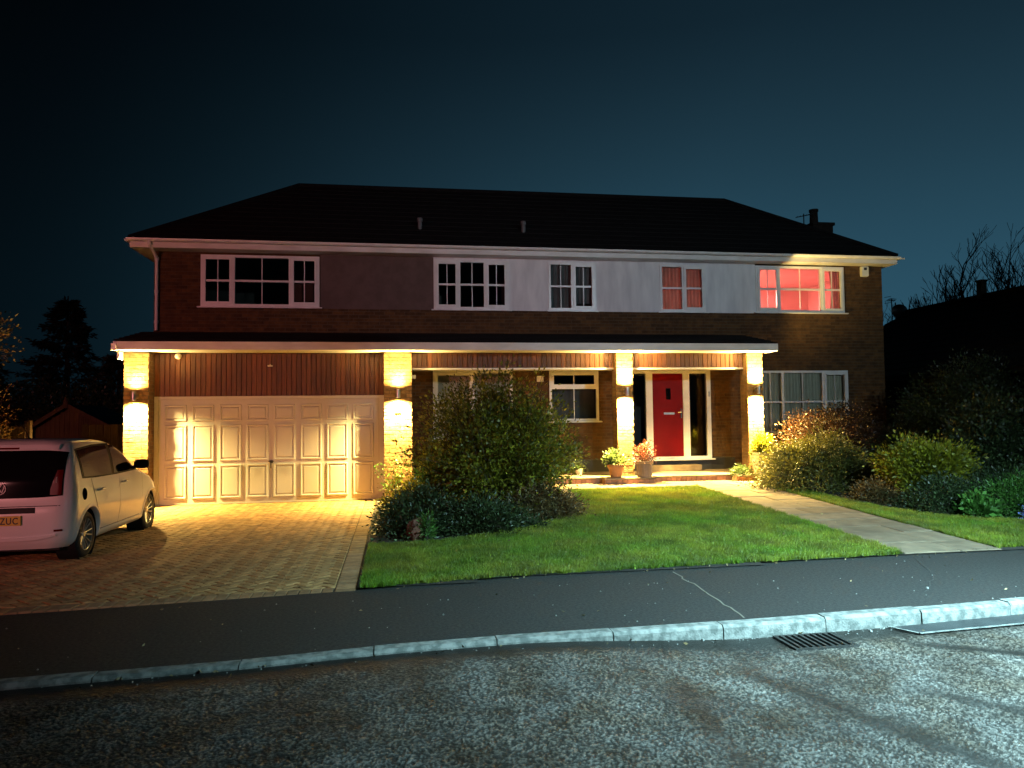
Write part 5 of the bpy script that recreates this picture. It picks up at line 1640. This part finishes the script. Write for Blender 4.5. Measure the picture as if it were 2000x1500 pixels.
t = thing('side_gate', 'dark timber side gate between the shed and the house wall', 'gate', (-6.0, 18.0, 0))
for k in range(12):
    mb = MB(); mb.bevbox(-6.95 + k * .155, -6.805 + k * .155, 18.0, 18.02, 0.05, 1.62, .004); mb.build('board', M['fence_wood'], t)
mb = MB(); mb.box(-6.95, -5.09, 18.021, 18.06, .3, .4); mb.box(-6.95, -5.09, 18.021, 18.06, 1.3, 1.4); mb.build('rail', M['fence_wood'], t)

def conifer(label, x, y, h, r0, seed, group):
    RN = np.random.default_rng(seed)
    t = thing('conifer_tree', label, 'tree', (x, y, 0), group)
    mb = MB(); mb.tube([(x, y, 0), (x, y, h * .5), (x, y, h)], [.16, .1, .02], 7); mb.build('trunk', M['bark_dark'], t)
    P, D = [], []
    nw = int(h * 4.2)
    for k in range(nw):
        v = k / nw; z = h * (.10 + .89 * v); R = r0 * (1 - v) ** .8 + .12
        for b in range(10):
            a = RN.uniform(0, 6.283); Ln = R * RN.uniform(.6, 1.15)
            q = np.sqrt(RN.uniform(.02, 1, 46))
            sag = -.25 * q * Ln * .5 + .12 * q ** 3 * Ln
            px = x + np.cos(a) * q * Ln; py = y + np.sin(a) * q * Ln; pz = z + sag
            p = np.stack([px, py, pz], 1) + RN.normal(0, .05, (46, 3))
            d = np.stack([np.full(46, math.cos(a)), np.full(46, math.sin(a)), np.full(46, -.25)], 1) + RN.normal(0, .45, (46, 3))
            P.append(p); D.append(d)
    P, D = np.concatenate(P), np.concatenate(D)
    np_mesh('crown', leaves(P, D, RN.uniform(.12, .28, len(P)), .28), 4, RN.uniform(.6, 1.4, len(P)), M['needle'], t)
CG = 'dark conifers behind the shed'
conifer('tall dark conifer rising above the shed at the left', -12.1, 30, 6.4, 2.3, 1, CG)
conifer('broad dark conifer left of the tallest one, behind the fence', -14.6, 29, 4.6, 2.2, 2, CG)
conifer('lower dark conifer close to the house wall at the left', -9.6, 28, 4.1, 2.0, 3, CG)
shrub('garden_hedge', 'dark hedge filling the back of the side garden behind the shed', 'hedge', (-10.8, 26, 0), 3.6, 1.2, 3.0, 700, 50, .10, M['leaf_dark'], M['bark_dark'], aspect=.5, seed=50, shape='ball', rough=.15)
t = shrub('garden_tree', 'broad leaved tree with reddish lit leaves at the left edge behind the car', 'tree', (-7.55, 12.9, 2.15), 1.25, 1.0, 1.85, 300, 56, .075, M['leaf_brown'], M['bark'], aspect=.5, seed=51, shape='ball', rough=.3, t0=.45)
mb = MB(); mb.tube([(-7.6, 12.9, -2.16 + 2.15), (-7.55, 12.92, 1.2), (-7.55, 12.9, 2.3)], [.12, .09, .06], 9); mb.build('trunk', M['bark'], t, smooth=True)
shrub('boundary_shrub', 'tall reddish leaved shrub in front of the fence at the left edge', 'shrub', (-7.35, 13.6, .0), 1.0, .6, 2.35, 300, 60, .06, M['leaf_brown'], M['bark'], aspect=.5, seed=52, shape='ball', rough=.22)

# ------------------------------------------------------------------ the parked car (local frame: x right, y forward from the rear axle, z up)
CARX, CARY = -4.575, 10.11
car = thing('parked_car', 'small white five door hatchback parked on the drive facing the garage', 'car', (CARX, CARY, 0))
def cp(p): return (p[0] + CARX, p[1] + CARY, p[2])
Zr = [.19, .3, .42, .56, .66, .74, .80, 1.0, 1.2, 1.34, 1.42, 1.46, 1.485]
f_yr = lambda z: float(np.interp(z, Zr, [-.44, -.53, -.555, -.56, -.555, -.53, -.515, -.495, -.45, -.40, -.36, -.29, -.12]))
f_yf = lambda z: float(np.interp(z, [.19, .3, .5, .62, .72, .82, .90, .95, 1.0, 1.15, 1.28, 1.37, 1.44, 1.485], [2.78, 2.93, 2.985, 2.97, 2.90, 2.72, 2.45, 2.2, 1.98, 1.68, 1.40, 1.17, .9, .45]))
f_w = lambda z: float(np.interp(z, [.19, .24, .35, .5, .62, .75, .9, .98, 1.02, 1.2, 1.36, 1.42, 1.46, 1.485], [.70, .745, .77, .79, .795, .79, .78, .77, .765, .735, .69, .655, .58, .38]))
f_rr = lambda z: float(np.interp(z, [.19, .5, .9, 1.3, 1.485], [.24, .22, .15, .14, .22]))
f_rf = lambda z: float(np.interp(z, [.19, .5, .9, 1.0, 1.3, 1.485], [.5, .55, .5, .4, .3, .28]))
def side_x(y, z):
    w, yr, rr = f_w(z), f_yr(z), f_rr(z)
    yf_, rf = f_yf(z), f_rf(z)
    if y < yr + rr:
        d = min(rr, yr + rr - y); return w - rr + math.sqrt(max(0, rr * rr - d * d))
    if y > yf_ - rf:
        d = min(rf, y - yf_ + rf); return w - rf + math.sqrt(max(0, rf * rf - d * d))
    return w
def rear_y(x, z):
    w, yr, rr = f_w(z), f_yr(z), f_rr(z)
    d = max(0, min(rr, abs(x) - (w - rr)))
    return yr + rr - math.sqrt(max(0, rr * rr - d * d)) - 0.03 * (1 - (x / .8) ** 2) + .0
NSEG = dict(side=44, corner=9, end=8)
def outline(z):
    w, yr, yf_, rr, rf = f_w(z), f_yr(z), f_yf(z), f_rr(z), f_rf(z)
    pts = []
    for k in range(NSEG['end'] + 1):                 # rear centre to right corner
        x = (w - rr) * k / NSEG['end']; pts.append((x, rear_y(x, z)))
    for k in range(1, NSEG['corner'] + 1):
        a = math.pi / 2 * k / NSEG['corner']; x = w - rr + rr * math.sin(a)
        pts.append((x, yr + rr - rr * math.cos(a) - .03 * (1 - (x / .8) ** 2) * math.cos(a)))
    for k in range(1, NSEG['side'] + 1):
        pts.append((w, lerp(yr + rr, yf_ - rf, k / NSEG['side'])))
    for k in range(1, NSEG['corner'] + 1):
        a = math.pi / 2 * k / NSEG['corner']; pts.append((w - rf + rf * math.cos(a), yf_ - rf + rf * math.sin(a)))
    for k in range(1, NSEG['end'] + 1):
        pts.append(((w - rf) * (1 - k / NSEG['end']), yf_))
    full = pts + [(-x, y) for (x, y) in reversed(pts[1:-1])]
    return full
zl = [.19, .22, .27, .34, .42, .5, .56, .62, .67, .72, .77, .82, .87, .92, .96, 1.0, 1.06, 1.12, 1.18, 1.24, 1.3, 1.35, 1.39, 1.42, 1.44, 1.46, 1.475, 1.485]
vs, fs = [], []
for z in zl: vs += [cp((x, y, z)) for (x, y) in outline(z)]
n_ = len(outline(.5))
for i in range(len(zl) - 1):
    for k in range(n_):
        j = (k + 1) % n_; fs.append((i * n_ + k, i * n_ + j, i * n_ + n_ + j, i * n_ + n_ + k))
fs += [tuple(range(n_ - 1, -1, -1)), tuple((len(zl) - 1) * n_ + k for k in range(n_))]
mb = MB(); mb.add(vs, fs)
tmp = mb.build('body', M['car_paint'], car, recalc=True)
cutters = []
def cutter(mbc):
    o = mbc.build('cut', M['black_plastic'], None, recalc=True); cutters.append(o)
    md = tmp.modifiers.new('cut', 'BOOLEAN'); md.operation = 'DIFFERENCE'; md.solver = 'EXACT'; md.object = o
for yw in (0, 2.38):
    for s_ in (-1, 1):
        mc = MB()
        prof = [(.335 * math.cos(2 * math.pi * k / 40), .335 * math.sin(2 * math.pi * k / 40)) for k in range(40)]
        xa, xb = (.50 * s_, 1.0 * s_)
        pv = [cp((xa, yw + a, .285 + b)) for a, b in prof] + [cp((xb, yw + a, .285 + b)) for a, b in prof]
        mc.add(pv, [tuple(range(40)), tuple(range(79, 39, -1))] + [(k, (k + 1) % 40, 40 + (k + 1) % 40, 40 + k) for k in range(40)])
        cutter(mc)
# window outlines
WT = lambda y: float(np.interp(y, [-.45, -.2, .3, .9, 1.25, 1.5, 1.75, 1.9], [1.30, 1.345, 1.375, 1.375, 1.325, 1.24, 1.12, 1.03]))
WB = lambda y: float(np.interp(y, [-.45, .2, .9, 1.9], [1.015, .985, .975, .985]))
dg = bpy.context.evaluated_depsgraph_get()
me = bpy.data.meshes.new_from_object(tmp.evaluated_get(dg))
tmp.modifiers.clear(); tmp.data = me; me.name = 'body'
for o in cutters: bpy.data.objects.remove(o)
me.polygons.foreach_set('use_smooth', [True] * len(me.polygons))
me.set_sharp_from_angle(angle=rad(32))
if len(me.materials) == 0: me.materials.append(M['car_paint'])
BODY = tmp

def patch(name, P, nu, nv, m, parent, skirt=None, flip=False):
    """P(u,v)->world grid; skirt(u,v) gives the buried edge so that the panel has thickness"""
    mb = MB()
    vs = [P(i / nu, j / nv) for i in range(nu + 1) for j in range(nv + 1)]
    fs = [(i * (nv + 1) + j, (i + 1) * (nv + 1) + j, (i + 1) * (nv + 1) + j + 1, i * (nv + 1) + j + 1) for i in range(nu) for j in range(nv)]
    if skirt:
        ed = [(i, 0) for i in range(nu)] + [(nu, j) for j in range(nv)] + [(i, nv) for i in range(nu, 0, -1)] + [(0, j) for j in range(nv, 0, -1)]
        b = len(vs)
        vs += [skirt(i / nu, j / nv) for i, j in ed]
        L_ = len(ed)
        for k in range(L_):
            k2 = (k + 1) % L_
            a_, c_ = ed[k], ed[k2]
            fs.append((a_[0] * (nv + 1) + a_[1], b + k, b + k2, c_[0] * (nv + 1) + c_[1]))
    mb.add(vs, fs)
    o = mb.build(name, m, parent, smooth=True, recalc=True, auto=35)
    return o
def side_patch(name, y0, y1, zb, zt, off, m, parent, s_, nu=24, nv=10, s0=0.0, s1=0.0):
    def f(u, v, o):
        y = lerp(y0, y1, u); yy = y + v * lerp(s0, s1, u)
        z = lerp(zb(y), zt(yy), v)
        return cp((s_ * (side_x(yy, z) + o), yy, z))
    return patch(name, lambda u, v: f(u, v, off), nu, nv, m, parent, lambda u, v: f(u, v, -.004))
def rear_patch(name, x0, x1, zb, zt, off, m, parent, nu=24, nv=10):
    def f(u, v, o):
        x = lerp(x0, x1, u); z = lerp(zb(x), zt(x), v)
        x = max(-f_w(z) + .002, min(f_w(z) - .002, x))
        return cp((x, rear_y(x, z) - o, z))
    return patch(name, lambda u, v: f(u, v, off), nu, nv, m, parent, lambda u, v: f(u, v, -.004))

arch_z = lambda y, yc: .285 + math.sqrt(max(0, .375 ** 2 - (y - yc) ** 2)) if abs(y - yc) < .375 else 0
for s_ in (1, -1):
    rd_b = lambda y: max(.30, arch_z(y, 0) + .0) if y > .22 else max(.30, lerp(.96, arch_z(.22, 0), min(1, max(0, (y - .06) / .16))))
    d1 = side_patch('rear_door', .07, 1.005, rd_b, lambda y: WB(y) - .012, .004, M['car_paint'], car, s_, 40, 14)
    d2 = side_patch('front_door', 1.013, 1.93, lambda y: max(.30, arch_z(y, 2.38)), lambda y: WB(y) - .012, .004, M['car_paint'], car, s_, 30, 14)
    # dark gaps round the doors
    gap = MB()
    def rib(pts, w_):
        for k in range(len(pts) - 1):
            (ya, za), (yb_, zb_) = pts[k], pts[k + 1]
            d = Vector((yb_ - ya, zb_ - za)); d = d.normalized() if d.length else Vector((0, 1)); q = Vector((-d.y, d.x)) * w_
            g_ = lambda y, z: cp((s_ * (side_x(y, z) + .0022), y, z))
            gap.quad(g_(ya - q.x, za - q.y), g_(ya + q.x, za + q.y), g_(yb_ + q.x, zb_ + q.y), g_(yb_ - q.x, zb_ - q.y))
    rib([(.07 - .004, lerp(.96, .97, k)) for k in range(2)] + [(y, rd_b(y) - .004) for y in np.linspace(.065, .5, 14)], .005)
    rib([(1.009, z) for z in np.linspace(.30, .96, 10)], .005)
    rib([(1.935, z) for z in np.linspace(.55, .96, 8)], .005)
    rib([(y, .296) for y in np.linspace(.42, 1.9, 14)], .004)
    gap.build('door_gap', M['black_plastic'], car)
    # windows with a black surround
    side_patch('window_surround', -.20, 1.88, lambda y: WB(y) - .012, lambda y: WT(y) + .018, .0045, M['black_plastic'], car, s_, 50, 10, -.06, -.04)
    side_patch('rear_side_window', -.16, .74, lambda y: WB(y) + .012, lambda y: WT(y) - .004, .0085, M['car_glass'], car, s_, 30, 10, -.06, -.02)
    side_patch('front_side_window', .82, 1.72, lambda y: WB(y) + .012, lambda y: WT(y) - .004, .0085, M['car_glass'], car, s_, 30, 10, 0, -.05)
    # handles
    for dd, yh, zh in ((d1, .30, .80), (d2, 1.17, .83)):
        mb = MB()
        xo = side_x(yh, zh)
        mb.lathe([(.0, .006), (.045, .0055), (.05, .0045)], 18, cp((s_ * xo, yh - .02, zh)), 'x') if s_ > 0 else mb.lathe([(.0, -.006), (.045, -.0055), (.05, -.0045)], 18, cp((s_ * xo, yh - .02, zh)), 'x')
        mb.tube([cp((s_ * (xo + .006), yh - .09, zh + .012)), cp((s_ * (xo + .038), yh - .07, zh + .014)), cp((s_ * (xo + .038), yh + .05, zh + .016)), cp((s_ * (xo + .006), yh + .07, zh + .016))], .013, 8)
        mb.build('handle', M['car_paint'], dd, smooth=True, auto=50)
    # sill
    side_patch('sill', .36, 2.02, lambda y: .20, lambda y: .285, .012, M['car_paint'], car, s_, 20, 4)
    # arch lips and dark wells
    for yw in (0, 2.38):
        mb = MB()
        vs, fs = [], []
        N_ = 36
        for k in range(N_ + 1):
            a = rad(-12) + rad(204) * k / N_
            for (r_, o_) in ((.334, -.06), (.334, .010), (.350, .014), (.375, .003)):
                y, z = yw + r_ * math.cos(a), .285 + r_ * math.sin(a)
                vs.append(cp((s_ * (side_x(y, max(.2, z)) + o_), y, z)))
        for k in range(N_):
            for q in range(3): fs.append((k * 4 + q, k * 4 + 4 + q, k * 4 + 5 + q, k * 4 + 1 + q))
        mb.add(vs, fs); mb.build('wheel_arch', M['car_paint'], car, smooth=True, recalc=True)
        mb = MB()
        vs, fs = [], []
        for k in range(29):
            a = 2 * math.pi * k / 28
            for x in (.74, .51): vs.append(cp((s_ * x, yw + .331 * math.cos(a), .285 + .331 * math.sin(a))))
            vs.append(cp((s_ * .508, yw, .285)))
        for k in range(28): fs += [(k * 3, k * 3 + 3, k * 3 + 4, k * 3 + 1), (k * 3 + 1, k * 3 + 4, k * 3 + 2)]
        mb.add(vs, fs); mb.build('wheel_well', M['black_plastic'], car)
        # wheel
        mb = MB()
        cw = cp((s_ * .66, yw, .285)); S_ = s_
        prof = [(.195, -.08), (.215, -.09), (.262, -.088), (.279, -.07), (.284, -.04), (.284, .04), (.279, .07), (.262, .088), (.215, .092), (.197, .085)]
        mb.lathe([(r, z * S_) for r, z in prof], 44, cw, 'x')
        wh = mb.build('wheel', M['tyre'], car, smooth=True, recalc=True, auto=50)
        mb = MB()
        mb.lathe([(.197, -.075 * S_), (.19, .02 * S_), (.192, .078 * S_), (.205, .086 * S_), (.214, .088 * S_), (.212, .078 * S_)], 44, cw, 'x')
        mb.lathe([(0, .062 * S_), (.03, .062 * S_), (.042, .05 * S_), (.045, .02 * S_)], 24, cw, 'x')
        for k in range(14):
            a = 2 * math.pi * (k // 2) / 7 + (.16 if k % 2 else -.16)
            a2 = 2 * math.pi * (k // 2) / 7 + (.20 if k % 2 else -.20)
            p0 = (cw[0] + .045 * S_, cw[1] + .035 * math.cos(a), cw[2] + .035 * math.sin(a))
            p1 = (cw[0] + .060 * S_, cw[1] + .12 * math.cos(a2), cw[2] + .12 * math.sin(a2))
            p2 = (cw[0] + .076 * S_, cw[1] + .198 * math.cos(a2), cw[2] + .198 * math.sin(a2))
            mb.tube([p0, p1, p2], [.012, .009, .010], 6)
        mb.build('rim', M['alloy'], wh, smooth=True, auto=40)
        mb = MB(); mb.lathe([(0, .0), (.19, .0)], 28, (cw[0] + s_ * .005, cw[1], cw[2]), 'x'); mb.build('brake_disc', M['dark_metal'], wh)
    # mirror
    mb = MB()
    mb.tube([cp((s_ * .74, 1.60, 1.0)), cp((s_ * .83, 1.59, 1.03))], [.03, .022], 8)
    vs, fs = [], []
    for i, (o_, sc) in enumerate(((-.045, .78), (-.03, .97), (.0, 1.0), (.045, .85), (.08, .5), (.09, .1))):
        for k in range(16):
            a = 2 * math.pi * k / 16
            ca, sa = math.cos(a), math.sin(a)
            e_ = lambda c: math.copysign(abs(c) ** .6, c)
            vs.append(cp((s_ * (.895 + .105 * sc * e_(ca)), 1.58 + o_, 1.06 + .068 * sc * e_(sa))))
    for i in range(5):
        for k in range(16): j = (k + 1) % 16; fs.append((i * 16 + k, i * 16 + j, i * 16 + 16 + j, i * 16 + 16 + k))
    fs += [tuple(range(15, -1, -1)), tuple(80 + k for k in range(16))]
    mb.add(vs, fs); mb.build('door_mirror', M['black_plastic'], car, smooth=True, recalc=True, auto=50)
# fuel flap, right side
mb = MB()
N_ = 28; vs = [cp((side_x(-.17, .80) + .007, -.17, .80))]
for k in range(N_):
    a = 2 * math.pi * k / N_; y, z = -.17 + .062 * math.cos(a), .80 + .072 * math.sin(a); vs.append(cp((side_x(y, z) + .006, y, z)))
for k in range(N_):
    a = 2 * math.pi * k / N_; y, z = -.17 + .066 * math.cos(a), .80 + .076 * math.sin(a); vs.append(cp((side_x(y, z) - .002, y, z)))
mb.add(vs, [(0, 1 + k, 1 + (k + 1) % N_) for k in range(N_)] + [(1 + k, 1 + (k + 1) % N_, 1 + N_ + (k + 1) % N_, 1 + N_ + k) for k in range(N_)])
mb.build('fuel_cap', M['matte_black'], car, recalc=True)
# tailgate: black glass panel, lamps, badge
tg = rear_patch('tailgate_glass', -.675, .675, lambda x: .80 + .02 * (x / .675) ** 4, lambda x: 1.355 - .03 * (x / .675) ** 6, .006, M['car_glass'], car, 40, 16)
rear_patch('roof_spoiler', -.58, .58, lambda x: 1.368, lambda x: 1.425, .03, M['car_paint'], car, 24, 4)
rear_patch('brake_light', -.16, .16, lambda x: 1.372, lambda x: 1.392, .034, M['tail_red'], car, 8, 2)
for s_ in (1, -1):
    a, b = (.545, .665) if s_ > 0 else (-.665, -.545)
    tl = rear_patch('tail_light', a, b, lambda x: .83, lambda x: .90 + .22 * min(1, max(.0, (abs(x) - .545) / .06)), .012, M['tail_red'], car, 14, 14)
    rear_patch('reversing_lens', s_ * .605 - .007, s_ * .605 + .007, lambda x: .97, lambda x: 1.04, .016, M['clear_lens'], tl, 4, 6)
mb = MB()
zb_ = .915; yb_ = rear_y(0, zb_) - .008
N_ = 40
for (r0_, r1_) in ((.062, .072),):
    vs = []
    for k in range(N_):
        a = 2 * math.pi * k / N_
        for (r_, o_) in ((r0_, -.002), (r0_, -.007), (r1_, -.007), (r1_, -.002)): vs.append(cp((r_ * math.cos(a), yb_ + o_, zb_ + r_ * math.sin(a))))
    fs = []
    for k in range(N_):
        j = (k + 1) % N_
        for q in range(3): fs.append((k * 4 + q, j * 4 + q, j * 4 + q + 1, k * 4 + q + 1))
    mb.add(vs, fs)
def strokes(pts, w_):
    for k in range(len(pts) - 1):
        a, b = Vector(pts[k]), Vector(pts[k + 1]); d = (b - a).normalized(); q = Vector((-d.y, d.x)) * w_
        c4 = [a - q, b - q, b + q, a + q]
        vs = [cp((p.x, yb_ - .002, zb_ + p.y)) for p in c4] + [cp((p.x, yb_ - .0065, zb_ + p.y)) for p in c4]
        mb.add(vs, [(4, 5, 6, 7), (0, 1, 5, 4), (1, 2, 6, 5), (2, 3, 7, 6), (3, 0, 4, 7)])
strokes([(-.026, .058), (0, .008), (.026, .058)], .0055)
strokes([(-.054, .030), (-.026, -.052), (0, -.002), (.026, -.052), (.054, .030)], .0055)
mb.build('badge', M['chrome'], tg, recalc=True)
mb = MB(); mb.tube([cp((0, rear_y(0, 1.12) - .02, .99)), cp((.16, rear_y(.16, 1.15) - .02, 1.02)), cp((.34, rear_y(.34, 1.15) - .018, 1.05))], .010, 6); mb.build('rear_wiper', M['black_plastic'], tg)
# bumper lines and number plate
rear_patch('bumper_moulding', -.62, .62, lambda x: .30 + .05 * (x / .62) ** 4, lambda x: .345 + .03 * (x / .62) ** 4, .014, M['car_paint'], car, 24, 3)
rear_patch('boot_shadow_gap', -.66, .66, lambda x: .70, lambda x: .708, .0015, M['black_plastic'], car, 24, 1)
rear_patch('plate_recess', -.40, .40, lambda x: .625, lambda x: .69, .003, M['black_plastic'], car, 16, 3)
np_ = patch('number_plate', lambda u, v: cp((lerp(-.26, .26, u), rear_y(0, .55) - .020, lerp(.49, .60, v))), 8, 3, M['plate_yellow'], car, lambda u, v: cp((lerp(-.26, .26, u), rear_y(0, .55) + .03, lerp(.49, .60, v))))
fc = bpy.data.curves.new('plate_letters', 'FONT'); fc.body = 'ZUC'; fc.size = .108; fc.align_x = 'LEFT'; fc.extrude = .0012; fc.offset = .0016; fc.space_character = 1.12
fo = bpy.data.objects.new('plate_letters', fc); COL.objects.link(fo)
dg = bpy.context.evaluated_depsgraph_get(); dg.update()
me = bpy.data.meshes.new_from_object(fo.evaluated_get(dg)); bpy.data.objects.remove(fo)
xsL = [v.co.x for v in me.vertices]; k_ = .195 / (max(xsL) - min(xsL)); x_min = min(xsL)
for v in me.vertices: v.co = Vector(((v.co.x - x_min) * k_ + .038, rear_y(0, .55) - .0215 - v.co.z, v.co.y * 1.0 + .507))
me.materials.clear(); me.materials.append(M['plate_text'])
link_mesh('plate_letters', me, np_, cp((0, 0, 0)))
rear_patch('rear_reflector', .60, .68, lambda x: .40, lambda x: .425, .006, M['tail_red'], car, 4, 2)
# antenna
mb = MB(); mb.tube([cp((.12, -.10, 1.48)), cp((.12, -.13, 1.51)), cp((.10, -.24, 1.66))], [.02, .008, .005], 7); mb.build('antenna', M['black_plastic'], car)
# windscreen and head lamps (seen from the other side only)
def screen(u, v, o_):
    z = lerp(1.0, 1.385, v); w_ = (f_w(z) - f_rf(z) * .35); x = lerp(-w_, w_, u)
    rf = f_rf(z); d = max(0, min(rf, abs(x) - (f_w(z) - rf)))
    return cp((x, f_yf(z) - rf + math.sqrt(max(0, rf * rf - d * d)) + o_, z))
patch('windscreen', lambda u, v: screen(u, v, .008), 20, 8, M['car_glass'], car, lambda u, v: screen(u, v, -.01))
def front_p(x, z, o_):
    rf = f_rf(z); d = max(0, min(rf, abs(x) - (f_w(z) - rf))); return cp((x, f_yf(z) - rf + math.sqrt(max(0, rf * rf - d * d)) + o_, z))
for s_ in (1, -1):
    patch('headlight', lambda u, v: front_p(s_ * lerp(.44, .72, u), lerp(.62, .78, v), .006), 10, 6, M['clear_lens'], car, lambda u, v: front_p(s_ * lerp(.44, .72, u), lerp(.62, .78, v), -.01))
patch('front_grille', lambda u, v: front_p(lerp(-.5, .5, u), lerp(.3, .46, v), .006), 14, 4, M['black_plastic'], car, lambda u, v: front_p(lerp(-.5, .5, u), lerp(.3, .46, v), -.01))
mb = MB(); mb.box(*[v for v in (CARX - .6, CARX + .6, CARY - .4, CARY + 2.7)], .16, .24); mb.build('underbody', M['black_plastic'], car)
